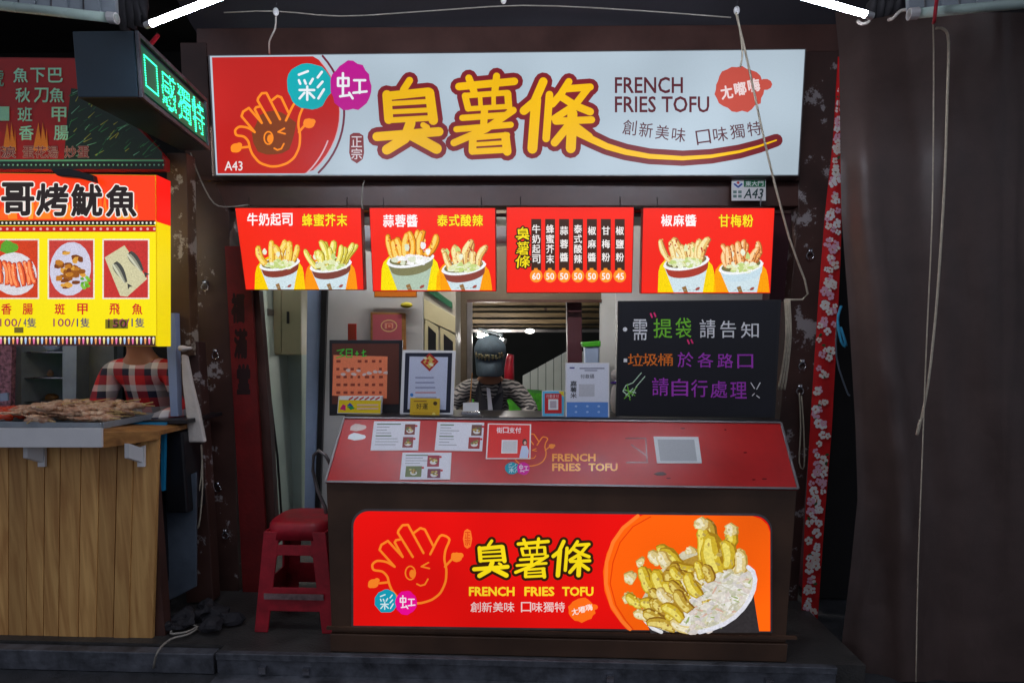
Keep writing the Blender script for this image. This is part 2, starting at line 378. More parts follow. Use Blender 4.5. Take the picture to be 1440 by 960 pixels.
# ------------------------------------------------------------------ main stall frame
fr = thing('stall_structure', 'dark brown painted steel frame of the stall around the big white sign', 'stall structure', (0, 3.35, 0))
YF = 3.30
MB().plate([(276, 40), (1182, 34), (1182, 72), (276, 79)], YF, .1).build('top_beam', M['brown'], fr, bevel=.004)
MB().plate([(276, 247), (1126, 247), (1126, 290), (276, 290)], YF, .1).build('cross_beam', M['brown'], fr, bevel=.004)
MB().plate([(278, 248), (1124, 248), (1124, 254), (278, 254)], YF - .02, .019).build('beam_lip', M['brown'], fr)
MB().plate([(1124, 72), (1181, 72), (1176, 200), (1160, 300), (1152, 450), (1140, 600), (1128, 760), (1120, 868), (1084, 868), (1096, 600), (1112, 420), (1123, 290)], YF - .004, .1).build('post', M['peel'], fr, bevel=.003)
MB().plate([(253, 60), (290, 60), (299, 250), (322, 300), (336, 840), (296, 845), (276, 560), (262, 250)], YF - .004, .11).build('post', M['peel'], fr, bevel=.003)
MB().plate([(352, 408), (364, 408), (380, 600), (388, 742), (380, 830), (368, 830), (362, 600)], YF + .03, .05).build('door_jamb', M['brown'], fr)
def ring(px, py, Y, parent, r=.018):
    m = MB(); c = at(px, py, Y)
    m.tube([c + Vector((r*math.cos(a*math.pi/8), -.008, r*math.sin(a*math.pi/8))) for a in range(17)], .003, 6)
    m.box(c + Vector((-.009, -.012, r - .006)), c + Vector((.009, .004, r + .018)))
    m.build('hook_ring', M['chrome'], parent, smooth=True)
for p in ((289, 404), (304, 500), (307, 686), (318, 752), (1138, 360), (1127, 515), (1124, 550)): ring(*p, YF - .012, fr)

# ------------------------------------------------------------------ glyph strokes of the hand drawn name, logo
CH = {0: [([(288,340),(262,380)],26),([(200,405),(368,388)],32),([(192,400),(200,505)],34),([(372,392),(388,508)],36),([(205,438),(375,428)],17),([(205,473),(378,464)],17),([(205,508),(385,498)],20),
          ([(150,577),(412,556)],34),([(292,520),(268,585),(192,632)],38),([(292,568),(402,628)],40),([(345,528),(362,538)],20)],
      1: [([(496,366),(730,344)],28),([(538,330),(560,388)],26),([(655,322),(648,384)],26),([(525,404),(700,392)],20),([(522,405),(535,458)],24),([(702,395),(706,450)],26),([(535,460),(700,450)],18),([(585,402),(588,455)],15),([(642,398),(643,452)],15),
          ([(510,498),(690,486)],22),([(604,468),(600,535)],26),([(485,546),(715,527)],22),([(725,466),(610,545),(475,603)],26),([(555,580),(553,638)],28),([(550,582),(700,570)],20),([(692,575),(700,640)],32),([(560,610),(700,601)],14),([(555,640),(702,632)],22)],
      2: [([(852,345),(815,430),(770,468)],32),([(822,420),(806,628)],38),([(878,400),(864,585)],28),([(960,345),(925,400),(890,440)],26),([(940,376),(1050,368)],26),([(1040,374),(985,445),(900,500)],26),([(930,410),(990,448),(1050,472)],28),
          ([(905,512),(1056,506)],26),([(975,480),(968,626)],38),([(955,535),(900,602)],30),([(988,535),(1045,578)],30)]}
def name3(m, fn, sc_, fill, edge, ew, chars=(0, 1, 2), lay=1.0):
    m.L(lay)
    for c in chars:
        for p, w_ in CH[c]: m.stroke([fn(*q) for q in p], (w_ + ew) * sc_, edge)
    m.L(lay + 3.2)
    for c in chars:
        for p, w_ in CH[c]: m.stroke([fn(*q) for q in p], (w_ + (4 if sc_ > .3 else -1)) * sc_, fill)
def hand(m, fn, s, col, lay):
    m.L(lay); W = 13 * s
    def sm(P):
        if len(P) < 10: return P
        Q = [P[0]]
        for i in range(1, len(P)-1):
            a, b, c = P[i-1], P[i], P[i+1]; k = .3
            Q += [(b[0]+(a[0]-b[0])*k, b[1]+(a[1]-b[1])*k), (b[0]*.6+(a[0]+c[0])*.2*1, b[1]*.6+(a[1]+c[1])*.2*1) if 0 else (b[0]+(a[0]+c[0]-2*b[0])*.08, b[1]+(a[1]+c[1]-2*b[1])*.08), (b[0]+(c[0]-b[0])*k, b[1]+(c[1]-b[1])*k)]
        return Q + [P[-1]]
    for p in ([(300,385),(255,357),(200,350),(172,372),(178,405),(232,410),(260,440),(268,480),(285,520),(330,570),(400,592),(450,590),(510,572),(558,535),(588,470),(592,400),(578,345),(585,290),(612,232),(590,213),(555,205),(500,315)],
              [(300,385),(215,290),(225,262),(262,240),(345,330)], [(345,330),(300,248),(308,236),(330,232)], [(402,330),(318,195),(322,180),(345,152),(375,150),(462,308)], [(408,195),(445,168),(470,176),(515,265)],
              [(583,385),(620,345)], [(268,472),(215,478)]): m.stroke([fn(*q) for q in sm(p)], W, col)
    for (x, y, r_) in ((648,332,32),(670,322,18),(632,318,14),(180,480,30),(200,462,16),(165,492,16)): m.ell(*fn(x, y), r_*s, r_*s*.85, col, n=12)
    E = [(388+28*math.cos(a*math.pi/7), 420+38*math.sin(a*math.pi/7)) for a in range(15)]
    m.stroke([fn(*q) for q in E], 8*s, col); m.ell(*fn(399, 425), 17*s, 24*s, col, n=12)
    for p in ([(490,362),(450,384),(495,395)], [(425,482),(445,492),(470,485),(487,455)]): m.stroke([fn(*q) for q in p], 9*s, col)
def cai(m, cx, cy, s, col):       # the first rainbow character, cut like the logo
    def f(x, y): return (cx + x*s, cy + y*s)
    for p in ([(-14,-16),(-1,-21)], [(-14,-8),(-12,-3)], [(-6,-8),(-4,-3)], [(6,-10),(2,-3)], [(-13,6),(8,6)], [(-2,1),(-2,20)], [(-6,10),(-13,18)], [(1,10),(8,17)], [(19,-20),(13,-12)], [(20,-6),(13,2)], [(22,5),(14,18)]):
        m.stroke([f(*q) for q in p], 3.4*s, col)
def hong(m, cx, cy, s, col):
    def f(x, y): return (cx + x*s, cy + y*s)
    for p in ([(-18,-11),(-3,-11),(-3,0),(-18,0),(-18,-11)], [(-11,-18),(-11,14)], [(-15,15),(0,13)], [(-2,10),(3,18)], [(5,-8),(21,-8)], [(13,-8),(13,10)], [(4,10),(23,8)]):
        m.stroke([f(*q) for q in p], 3.4*s, col)

# ------------------------------------------------------------------ the big sign
sg = thing('shop_sign', 'wide backlit white and red sign reading FRENCH FRIES TOFU with yellow Chinese characters', 'sign', at(715, 247, 3.26))
S1 = PY(3.20)
MB().plate([(292, 77), (1134, 68), (1124, 248), (302, 248)], S1, .09, off=-.004).build('box', M['alu'], sg, bevel=.003)
m = MB().on(S1); WH = (176, 192, 204)
m.poly([(295, 79), (1132, 70), (1122, 246), (304, 246)], WH)
m.build('face', M['face_sign'], sg)
m = MB().on(S1); m.L(.6)
cc = []
for i in range(20):
    a = math.radians(-62 + 130*i/19); cc.append((366 + 112*math.cos(a), 158 + 112*math.sin(a)*.98))
cc = [p for p in cc if 80 < p[1] < 245]
m.poly([(298, 81)] + [(440, 79.5)] + cc + [(428, 244), (306, 244)], (186, 34, 30))
m.L(.9); m.stroke([p for p in cc], 1.6, (210, 170, 180))
def arc(cx, cy, r_, a0, a1, n=16): return [(cx + r_*math.cos(math.radians(a0+(a1-a0)*i/n)), cy + r_*math.sin(math.radians(a0+(a1-a0)*i/n))) for i in range(n+1)]
m.L(1.1); m.stroke(arc(366, 158, 118, -42, 46), 3, (110, 40, 60))
m.stroke(arc(350, 158, 118, 20, 46), 2, (220, 180, 190))
m.build('red_disc', M['pr_sign'], sg)
f1 = lambda x, y: (332 + (x-180)*.219, 131 + (y-150)*.234)
m = MB().on(S1); m.L(1.6)
m.ell(386, 187, 30, 34, (126, 60, 30), n=16, jag=.12, seed=4)
hand(m, f1, .26, (255, 140, 36), 2.2)
m.L(4.4); m.ell(435, 121, 31.5, 33, (20, 168, 176), n=26, jag=.06, seed=2)
m.ell(493, 121, 29, 34.5, (186, 24, 140), n=26, jag=.06, seed=5)
m.L(5.2); cai(m, 434, 121, .98, (236, 240, 244)); hong(m, 493, 121, .98, (236, 240, 244))
m.build('logo', M['pr_sign'], sg)
m = MB().on(S1)
f2 = lambda x, y: (480 + x/3, y/3)
SW = [(1000,560),(1060,590),(1120,618),(1200,642),(1300,660),(1440,668),(1560,660),(1680,640),(1760,618),(1835,592)]
m.L(.8); m.stroke([f2(*p) for p in SW], 26, (112, 34, 40), 18)
name3(m, f2, 1/3, (240, 186, 8), (122, 30, 38), 46, lay=1.4)
m.L(4.9); m.stroke([f2(*p) for p in SW], 11, (240, 186, 8), 2)
m.build('name_lettering', M['pr_sign'], sg)
m = MB().on(S1); m.L(1)
m.text('FRENCH', (865, 109, 960, 131), (88, 32, 42), .018); m.text('FRIES TOFU', (865, 136, 997, 158), (88, 32, 42), .018)
m.build('english_lettering', M['pr_sign'], sg); m = MB().on(S1); m.L(1)
for i, ch in enumerate('創新美味'): m.text(ch, (876+23*i, 171+3.6*i-2, 895+23*i, 192+3.2*i-2), (84, 40, 50), .004, rot=6)
m.build('slogan', M['pr_sign'], sg); m = MB().on(S1); m.L(1)
for i, ch in enumerate('口味獨特'): m.text(ch, (979+24*i, 183-4*i, 999+24*i, 203-4*i), (84, 40, 50), .004, rot=-8)
m.build('slogan', M['pr_sign'], sg); m = MB().on(S1); m.L(1.6); m.ell(1040, 126, 35, 32, (188, 78, 66), n=30, jag=.07, seed=9); m.ell(1076, 119, 10, 8, (188, 78, 66), n=10)
for i, ch in enumerate('尢嘟嗨'): m.L(2.6); m.text(ch, (1014+19*i, 121-5*i, 1030+19*i, 139-5*i), (225, 205, 205), .03, rot=-10)
m.build('red_splash', M['pr_sign'], sg); m = MB().on(S1); m.L(1.2); m.poly([(492,190),(497,187),(505,187),(511,191),(512,215),(510,224),(502,230),(494,225),(491,215)], (122, 40, 44)); m.L(1.8); m.vtext('正宗', (494,191,509,225), (210, 200, 205), .01)
m.build('seal', M['pr_sign'], sg); m = MB().on(S1); m.L(1.4); m.text('A43', (316, 227, 341, 240), (225, 215, 215), .012)
m.build('unit_number', M['pr_sign'], sg)
# number plate on the beam
pn = thing('number_plate', 'small white and green enamel plate reading A43 fixed on the brown beam', 'plate', at(1053, 282, YF-.05))
MB().plate([(1029, 252), (1077, 252), (1077, 282), (1029, 282)], YF-.05, .006, off=.0).build('backing', M['white'], pn)
m = MB().on(PY(YF-.05)); m.L(.8); m.poly([(1046,253),(1076,253),(1076,263),(1046,263)], (10, 110, 70)); m.L(1.2)
m.htext('東大門', (1048,254.5,1074,261.5), (225, 235, 230), .02); m.text('A43', (1047, 265.5, 1073, 279), (20, 60, 60), .015, sx=.2)
m.ell(1038, 259, 7, 6, (215, 225, 235), n=14); m.stroke([(1033,259),(1038,263),(1043,259)], 2.4, (30, 60, 150)); m.ell(1038, 257, 2, 2, (200, 60, 60), n=8)
for i in range(4): m.rect(1031+(i%2)*7, 268+(i//2)*6, 1036+(i%2)*7, 272+(i//2)*6, (100, 130, 125))
m.build('lettering', M['pr_flat'], pn)

# ------------------------------------------------------------------ pictures of food
def fry(m, x, y, ang, L_, w_, pal, rd):
    a = math.radians(ang); dx, dy = math.sin(a), -math.cos(a); nx, ny = -dy, dx; bend = rd.uniform(-.12, .12)*L_
    prof = [rd.uniform(.86, 1.12) for _ in range(7)]; ph = rd.uniform(.8, 1.1)
    def body(k, off, col, t0=0, t1=1):
        A, B = [], []
        for i in range(7):
            t = t0 + (t1-t0)*i/6; q = prof[i]*k*w_*.5*(1 if 0 < i < 6 else .72); o = bend*math.sin(math.pi*t) + off*w_
            cx, cy = x+dx*L_*t+nx*o, y+dy*L_*t+ny*o; A.append((cx+nx*q, cy+ny*q)); B.append((cx-nx*q, cy-ny*q))
        e = (x+dx*(L_*t1+w_*.22*k)+nx*off*w_, y+dy*(L_*t1+w_*.22*k)+ny*off*w_)
        m.poly(A + [e] + B[::-1], col)
    body(1, 0, pal[2]); body(.82, -.07, pal[1], .02, .99); body(.42, -.17*ph, pal[0], .08, .96)
    for k in range(7):
        t = rd.random(); o = rd.uniform(-.38, .38)*w_
        m.ell(x+dx*L_*t+nx*o, y+dy*L_*t+ny*o, w_*rd.uniform(.07,.17), w_*rd.uniform(.06,.12), rd.choice([pal[0], pal[1], pal[3], pal[3]]), n=6, rot=rd.uniform(0,90))
def cup(m, cx, cy, rx, ybot, pal, seed, band, body=(208, 226, 232), tilt=-9, blob1=(250, 205, 0), sauce=((226, 232, 180), (196, 214, 130), (236, 240, 214))):
    rd = random.Random(seed); ry = rx*.33; t = math.radians(tilt)
    m.L(.5)
    P = [(cx-rx*1.25, ybot)] + [(cx + rx*1.22*math.cos(math.radians(a)), cy+14 + 26*math.sin(math.radians(a))) for a in range(-180, 1, 20)] + [(cx+rx*1.3, ybot)]
    m.poly([(x, min(y, ybot)) for x, y in P], blob1)
    m.L(.8)
    def rim(a): x, y = rx*math.cos(math.radians(a)), ry*math.sin(math.radians(a)); return (cx + x*math.cos(t)-y*math.sin(t), cy + x*math.sin(t)+y*math.cos(t))
    low = [rim(a) for a in range(0, 181, 15)]
    def sh(p, k, d): return (cx + (p[0]-cx)*k + d*.18, p[1] + d)
    m.poly(low + [(cx-rx*.55, ybot), (cx+rx*.72, ybot)], body)
    m.poly([p for p in low] + [sh(p, .9, rx*.36) for p in reversed(low)], band)
    m.poly([(cx-rx*.1, ybot), (cx-rx*.2, ybot-7), (cx-rx*.02, ybot-9), (cx+rx*.08, ybot)], (150, 110, 60)); m.ell(cx+rx*.5, ybot-5, rx*.12, rx*.06, (160, 70, 60), rot=-30, n=8)
    for k in range(5): m.seg2((cx-rx*.3+k*rx*.2, ybot-3), (cx-rx*.22+k*rx*.2, ybot-3.5), .8, .8, (150, 165, 160), 3)
    m.L(1.6); m.ell(cx, cy, rx, ry, (242, 244, 246), rot=tilt, n=24); m.ell(cx, cy-.6, rx*.9, ry*.8, (120, 116, 70), rot=tilt, n=24)
    m.L(2.0)
    nf = (8, 9, 11)[seed % 3]
    for i in range(nf):
        u = -0.9 + 1.8*((i*5) % nf)/(nf-1) + rd.uniform(-.08, .08); fl = (pal[0], pal[1], pal[2], pal[3])
        fry(m, cx + u*rx*.66, cy + rd.uniform(-2, 4) + u*tilt*.25, u*24 + rd.uniform(-16, 16), rd.uniform(.7, 1.28)*rx, rx*rd.uniform(.26, .40), fl, rd)
        if rd.random() < .45: m.ell(cx + u*rx*.8, cy - rd.uniform(.3,.8)*rx, rx*.11, rx*.16, rd.choice(sauce), n=8, jag=.25, seed=i)
    for i in range(46):
        a = rd.uniform(0, 360); q = rd.random()**.5
        m.ell(cx + rx*.7*q*math.cos(a)+1, cy + 1.5 + ry*.6*q*math.sin(a), rx*rd.uniform(.07, .2), rx*rd.uniform(.05, .13), rd.choice(sauce), n=7, jag=.25, seed=i)
    m.stroke([rim(a) for a in range(5, 176, 10)], 2.1, (244, 246, 248), n=3)
PA = [(255, 226, 130), (240, 196, 70), (196, 130, 30), (222, 150, 90)]
PB = [(252, 240, 150), (222, 206, 80), (160, 140, 40), (240, 250, 190)]
PC = [(255, 214, 110), (240, 160, 30), (170, 90, 20), (200, 60, 20)]
PD = [(250, 232, 170), (232, 190, 110), (170, 110, 60), (190, 50, 30)]
PE = [(255, 214, 160), (235, 160, 90), (176, 96, 40), (120, 60, 40)]
RB = (136, 60, 48)
def menubox(corners, label, words, cups):
    (x0,y0),(x1,_),(x2,y2),(x3,_) = corners
    tl, tr, bl = at(x0, y0, 3.10), at(x1, y0, 3.10), at(x3, y2, 3.15)
    pl = P3(tl, tr, bl)
    t = thing('menu_lightbox', label, 'menu sign', at((x0+x1)/2, y2, 3.15), 'red lightboxes hanging under the beam')
    MB().plate(corners, pl, .055, off=-.001).build('box', M['darkred'], t, bevel=.003)
    m = MB().on(pl); m.L(.2); m.poly([(x0+1, y0+1), (x1-1, y0+1), (x2-1, y2-1), (x3+1, y2-1)], (246, 40, 24)); m.build('face', M['face_menu'], t)
    m = MB().on(pl); m.L(1)
    for st, b, col, bo in words: m = MB().on(pl); m.L(1); m.htext(st, b, col, bo, outline=(190, 24, 20) if col[2] < 100 else None, ow=.03); m.build('lettering', M['pr_menu'], t)
    if cups:
        m = MB().on(pl)
        for c in cups: cup(m, *c[:7], **c[7])
        m.build('food_picture', M['pr_pic'], t)
    for hx in (x0+20, x1-20):
        MB().tube([at(hx, y0+3, 3.14), at(hx, y0-14, 3.25)], .003, 6).build('hanger', M['chrome'], t)
    return t, pl
WT, YL = (250, 246, 246), (255, 226, 30); BR = .028
menubox([(330,292),(508,292),(512,408),(345,408)], 'leftmost of the four red menu lightboxes, two cups of fries', [('牛奶起司',(347,300,412,317),WT,BR),('蜂蜜芥末',(424,301,489,318),YL,BR)],
        [(393,370,28,407,PA,3,RB,dict()),(465,372,29,407,PB,8,(126,66,56),dict(blob1=(255,150,10)))])
menubox([(519,292),(697,292),(698,410),(524,410)], 'second red menu lightbox from the left, heaped cup with grey green band', [('蒜蓉醬',(538,302,588,319),WT,BR),('泰式酸辣',(614,302,680,318),YL,BR)],
        [(577,364,33,408,PC,13,(128,126,88),dict(body=(176,196,176),blob1=(250,226,0),sauce=((240,236,236),(220,226,200),(250,250,250)))),(652,375,31,408,PD,21,(140,68,56),dict(blob1=(255,160,0)))])
menubox([(904,292),(1090,292),(1084,413),(901,413)], 'rightmost of the four red menu lightboxes, two cups with brown fries', [('椒麻醬',(929,302,980,318),WT,BR),('甘梅粉',(1010,302,1060,319),YL,BR)],
        [(965,368,32,411,PD,31,(170,60,44),dict(blob1=(250,214,0))),(1042,374,31,411,PE,44,(200,222,232),dict(blob1=(255,160,0)))])
t3, pl3 = menubox([(712,291),(892,291),(889,412),(712,412)], 'red price list lightbox with seven black strips and orange price discs', [], [])
m = MB().on(pl3)
for i, (st, pr) in enumerate((('牛奶起司','60'),('蜂蜜芥末','50'),('蒜蓉醬','50'),('泰式酸辣','50'),('椒麻醬','50'),('甘梅粉','50'),('椒鹽粉','45'))):
    x = 747 + i*19.6; m.L(.8); m.rect(x, 308, x+14, 380, (62, 40, 30)); m.ell(x+7, 388, 9, 9.2, (255, 150, 40), n=16); m.rect(x+4, 377, x+9, 382, (255, 150, 40))
    m.L(2.2); h = 54; m.vtext(st, (x+1.5, 315, x+12.5, 371), (246, 240, 236), .02, gap=.14 if len(st) == 4 else .36)
    m.text(pr, (x+1.5, 384, x+12.5, 393), (255, 250, 245), .02)
m.build('price_lettering', M['pr_menu'], t3)
m = MB().on(pl3)
for i, (ox, oy, cx_, cy_) in enumerate(((283,487,735,328),(603,485,735,349),(912,488,735,368))):
    name3(m, lambda x, y: (cx_ + (x-ox)*.066, cy_ + (y-oy)*.056), .062, (250, 226, 20), (40, 24, 14), 62, (i,), .8)
m.build('name_lettering', M['pr_menu'], t3)

# ------------------------------------------------------------------ counter
ct = thing('stall_counter', 'dark brown counter with red sloping top and glowing picture panel', 'counter', at(790, 919, 2.64))
YC = 2.62
a0, a1 = at(459, 684, YC), at(1121, 684, YC)
xl, xr = a0.x, a1.x; zf = at(790, 682, YC).z; zb = 1.055; YB = 2.83
MB().box((xl, YC, .09), (xr, 3.14, zf)).build('body', M['brown2'], ct, bevel=.004)
MB().box((xl-.004, YC-.012, .003), (xr+.004, 3.15, .088)).build('plinth', M['brown2'], ct, bevel=.003)
# sloped wedge
bl_, br_ = at(484, 588, YB), at(1098, 594, YB); zb = (bl_.z + br_.z)/2
SL = [Vector((xl, YC-.01, zf+.002)), Vector((xr, YC-.01, zf+.002)), Vector((br_.x, YB, zb)), Vector((bl_.x, YB, zb))]
TOP = P3(SL[0], SL[1], SL[2])
def wedge(m, P, t): m.prism(P, -TOP.n * t)
m = MB(); wedge(m, SL, .02); m.build('slope_panel', M['redtop'], ct)
m = MB(); m.add([SL[0], SL[1], SL[2], SL[3], (xl, 3.14, zf+.002), (xr, 3.14, zf+.002), (br_.x, 3.14, zb-.004), (bl_.x, 3.14, zb-.004)], [(0,4,5,1), (4,7,6,5), (0,3,7,4), (1,5,6,2), (3,2,6,7)])
for i in range(4): m.v[i] = m.v[i] - TOP.n*.022
m.build('wedge_body', M['brown2'], ct)
for a, b in ((0, 1), (1, 2), (2, 3), (3, 0)):
    p, q = SL[a], SL[b]; d = (q-p).normalized(); s_ = d.cross(TOP.n)*.005
    MB().prism([p-s_, q-s_, q+s_, p+s_], TOP.n*.006).build('edge_trim', M['alu'], ct, bevel=.001)
MB().box((bl_.x, YB+.008, zb), (br_.x, 3.14, zb+.012)).build('shelf', M['blackp'], ct)
# lit panel
PF = PY(YC - .006)
def rrect(x0, y0, x1, y1, r_, lean=0, skew=0, bl=0):
    P = []
    for cx_, cy_, a0_ in ((x0+r_, y0+r_, 180), (x1-r_, y0+r_, 270)):
        for k in range(9): a = math.radians(a0_ + 90*k/8); P.append((cx_ + r_*math.cos(a), cy_ + r_*math.sin(a)))
    P += [(x1, y1), (x0, y1)]
    return [(x, y + (x-x0)*skew) for x, y in P]
MB().plate(rrect(494, 715, 1086, 882, 24, skew=.012), PF, .005).build('panel_frame', M['alu'], ct)
lp = MB().on(PF); lp.L(1.2); lp.poly(rrect(497, 718, 1083.5, 879, 22, skew=.0125), (228, 14, 10)); lp = lp.build('light_panel', M['face_low'], ct)
MB().plate([(459, 881), (1121, 895), (1121, 899), (459, 885)], PF, .014, off=.008).build('ledge', M['brown2'], ct)
m = MB().on(PF); m.L(1.8)
disc = [p for p in arc(968, 812, 122, 128, 268, 24) if p[1] > 722 and p[1] < 884]
m.poly([(1083, 748)] + [(1079,737),(1070,729),(1058,725)] + [(905, 723.5)] + [(891,729),(880,737),(871,745),(864,755),(853,778),(848,803),(850,830),(859,856),(874,876),(882,885)] + [(1083, 887)], (250, 96, 8))
m.L(2.3); m.stroke([(897,725),(876,742),(862,762),(853,790),(852,820),(860,850),(874,872),(886,884)], 5, (255, 120, 40)); m.stroke([(915,726),(890,740),(872,762),(862,790),(858,820),(866,850),(880,872),(890,884)], 1.6, (226, 60, 4))
m.build('orange_disc', M['pr_low'], lp)
m = MB().on(PF); rd = random.Random(5); m.L(2.8)
m.poly([(910,876),(915,890),(955,888.5),(1020,889),(1068,889),(1060,838),(1063,810),(1050,800),(1000,820)], (52, 48, 50))
m.L(3.0)
m.stroke([(902,862),(908,873),(918,883),(930,888)], 5, (236, 236, 240)); 
RIM = [(1052,797),(1059,803),(1062,814),(1060,828),(1054,842),(1045,855),(1033,867),(1018,877),(1000,884),(984,888)]
m.L(3.4)
BF = [(244, 226, 110), (214, 182, 48), (168, 126, 26), (196, 170, 90)]; BG = [(236, 214, 120), (196, 160, 56), (140, 98, 28), (170, 130, 60)]; BW = [(246, 236, 200), (230, 208, 140), (186, 150, 70), (214, 196, 140)]
m.poly([(906,858),(900,846),(915,820),(930,800),(960,775),(990,770),(1010,760),(1040,780),(1054,800),(1060,818),(1054,840),(1036,864),(1004,884),(940,888),(918,880)], (214, 206, 176))
m.L(3.6); m.poly([(905,856),(915,824),(940,795),(990,776),(1010,790),(1000,815),(965,835),(960,870),(930,884)], (186, 146, 56))
m.L(3.9)
for x, y, a_, L_, w_, P in ((972,778,-8,0,16,BW),(1000,784,-6,44,22,BG),(990,790,-2,40,20,BF),(986,744,6,6,22,BW),(1022,776,10,26,18,BF),(1027,752,4,6,19,BW),(1040,806,0,24,20,BW),(950,783,-60,20,17,BF),(930,790,-50,12,18,BW),(958,800,-45,30,18,BF),(940,796,-30,14,19,BW),
                            (905,792,-70,0,17,BW),(893,815,-60,6,20,BW),(890,842,-80,4,18,BW),(975,800,-80,22,19,BF),(967,812,-70,16,17,BG),(925,838,-25,32,20,BF),(915,832,-20,28,16,BF),(944,846,-28,40,22,BF),(968,850,-32,46,21,BG),(962,818,-30,20,18,BG),(1012,806,-14,46,30,BF),(1022,800,-4,30,20,BF),
                            (905,850,-60,18,15,BF),(912,868,-70,12,16,BW),(925,862,-50,20,18,BF),(935,876,-60,24,20,BG),(950,884,-75,32,16,BG),(960,880,-50,20,18,BF),(975,884,-70,24,14,BW)):
    fry(m, x, y, a_, L_+8, w_, P, rd)
for i in range(9):
    u = rd.random(); fry(m, 922+54*u+rd.uniform(-6,6), 866-58*u+rd.uniform(-8,8), rd.uniform(-75,-25), rd.uniform(14,26), rd.uniform(13,18), rd.choice([BF,BG,BG,BW]), rd)
for i in range(16):
    fry(m, rd.uniform(950,1000), rd.uniform(812,858), rd.uniform(-60,20), rd.uniform(14,30), rd.uniform(12,17), rd.choice([BF,BG,BF,BW]), rd)
for x, y, a_, L_, w_, P in ((1012,806,-14,52,28,BF),(1024,800,-4,38,20,BF),(1041,806,0,30,18,BW)): fry(m, x, y, a_, L_, w_, P, rd)
m.L(10.8)
for i in range(520):
    x, y = rd.uniform(952, 1062), rd.uniform(806, 888)
    q = ((x-1009)*.70 - (y-845)*.71)**2/58**2 + ((x-1009)*.71 + (y-845)*.70)**2/29**2
    if q > 1: continue
    big = rd.random() < .45
    m.ell(x, y, rd.uniform(5, 11) if big else rd.uniform(3, 8), rd.uniform(2.6, 4.6) if big else rd.uniform(.8, 1.8), rd.choice([(222,218,204),(232,226,214),(206,204,180),(240,238,230),(214,208,204),(226,214,206)]) if big else rd.choice([(240,238,230),(208,206,186),(204,198,176),(214,216,188),(226,212,204),(196,190,150),(232,230,222),(236,232,226),(160,176,110),(220,180,160)]), rot=rd.uniform(-70, 40), n=8, jag=.22, seed=i)
    if len(m.f) > 1500: break
m.L(16.2)
for x, y, a_, L_, w_, P in ((985,838,-30,36,18,BF),(972,858,-38,34,18,BG),(960,872,-52,34,17,BF),(1000,818,-20,24,16,BG)): fry(m, x, y, a_, L_, w_, P, rd)
m.L(17); m.stroke(RIM, 6, (232, 232, 242), n=8)
m.build('food_picture', M['pr_lowpic'], lp)
m = MB().on(PF); f3 = lambda x, y: (480 + x/4, 700 + y/4)
hand(m, f3, .25, (255, 134, 36), 1.8)
m.L(3.6); m.ell(543, 845, 16, 16.5, (20, 160, 186), n=22, jag=.06, seed=3); m.ell(571, 847, 15, 17, (240, 10, 150), n=22, jag=.06, seed=6); m.L(4.2); cai(m, 542, 846, .5, (220, 240, 244)); hong(m, 572, 846, .5, (250, 235, 245))
m.L(2); m.poly([(653,746),(657,743),(662,746),(664,757),(662,768),(657,771),(653,768),(651,757)], (255, 120, 40)); m.vtext('正宗', (653.5,747,661.5,767), (210, 30, 10), .01)
m.build('logo', M['pr_low'], lp)
m = MB().on(PF); f4 = lambda x, y: (661 + (x-118)*.1795, 755 + (y-310)*.168)
name3(m, f4, .172, (250, 220, 20), (50, 26, 8), 44, lay=1.8); m.build('name_lettering', M['pr_low'], lp); m = MB().on(PF)
m.L(2); m.text('FRENCH', (660,825,723,837), (255,214,40), .035); m.text('FRIES', (738,825,779,837), (255,214,40), .035); m.text('TOFU', (791,825,834,837), (255,214,40), .035)
m.build('english_lettering', M['pr_low'], lp); m = MB().on(PF); m.L(2); m.htext('創新美味', (661, 846, 724, 860), (236, 210, 206), .008, gap=.1); m.build('slogan', M['pr_low'], lp); m = MB().on(PF); m.L(2); m.htext('口味獨特', (732, 846, 795, 860), (236, 210, 206), .008, gap=.1); m.build('slogan', M['pr_low'], lp); m = MB().on(PF)
m.L(2); m.ell(818, 857, 19, 17, (255, 110, 20), n=24, jag=.07, seed=8); m.ell(836, 853, 5, 4, (255,110,20), n=8)
for i, ch in enumerate('尢嘟嗨'): m.L(3); m.text(ch, (804+10*i, 855-3*i, 813+10*i, 864-3*i), (250, 235, 225), .02, rot=-12)
m.build('lettering', M['pr_low'], lp)
# print and cards on the sloping top
m = MB().on(TOP); f5 = lambda x, y: (776 + (x-650)*.138, 627 + (y-330)*.107)
hand(m, f5, .125, (255, 150, 60), .6); m.L(2); m.text('FRENCH', (777, 638, 837, 648), (255, 160, 66), .035); m.text('FRIES', (777, 651.5, 816, 661.5), (255, 160, 66), .035); m.text('TOFU', (828, 651.5, 868, 661.5), (255, 160, 66), .035)
m.L(2.4); m.ell(720, 658, 10, 8.6, (30, 160, 180), n=18, jag=.05); m.ell(736, 658.5, 9, 9, (226, 20, 160), n=18, jag=.05, seed=3); m.L(2.8); cai(m, 720, 658, .3, (200, 225, 230)); hong(m, 736, 658, .3, (240, 220, 235))
m.L(.5)
for p in ([(880,616),(908,616),(910,650)], [(881,650),(911,650)], [(888,625),(910,641)]): m.stroke(p, 1.8, (110, 18, 24))
m.ell(928, 666, 8, 2.6, (60, 14, 14), n=12, jag=.3); m.ell(503, 601, 11, 5, (190, 160, 150), n=14, jag=.2, rot=-5); m.ell(501, 614, 12, 5, (190, 196, 200), n=14, jag=.2)
for x, y in ((960,602),(1020,604),(1048,636),(1060,674),(1075,673),(940,672)): m.ell(x, y, random.Random(x).uniform(1, 8), 1, (96, 14, 16), n=7)
m.build('lettering', M['pr_gloss'], ct)
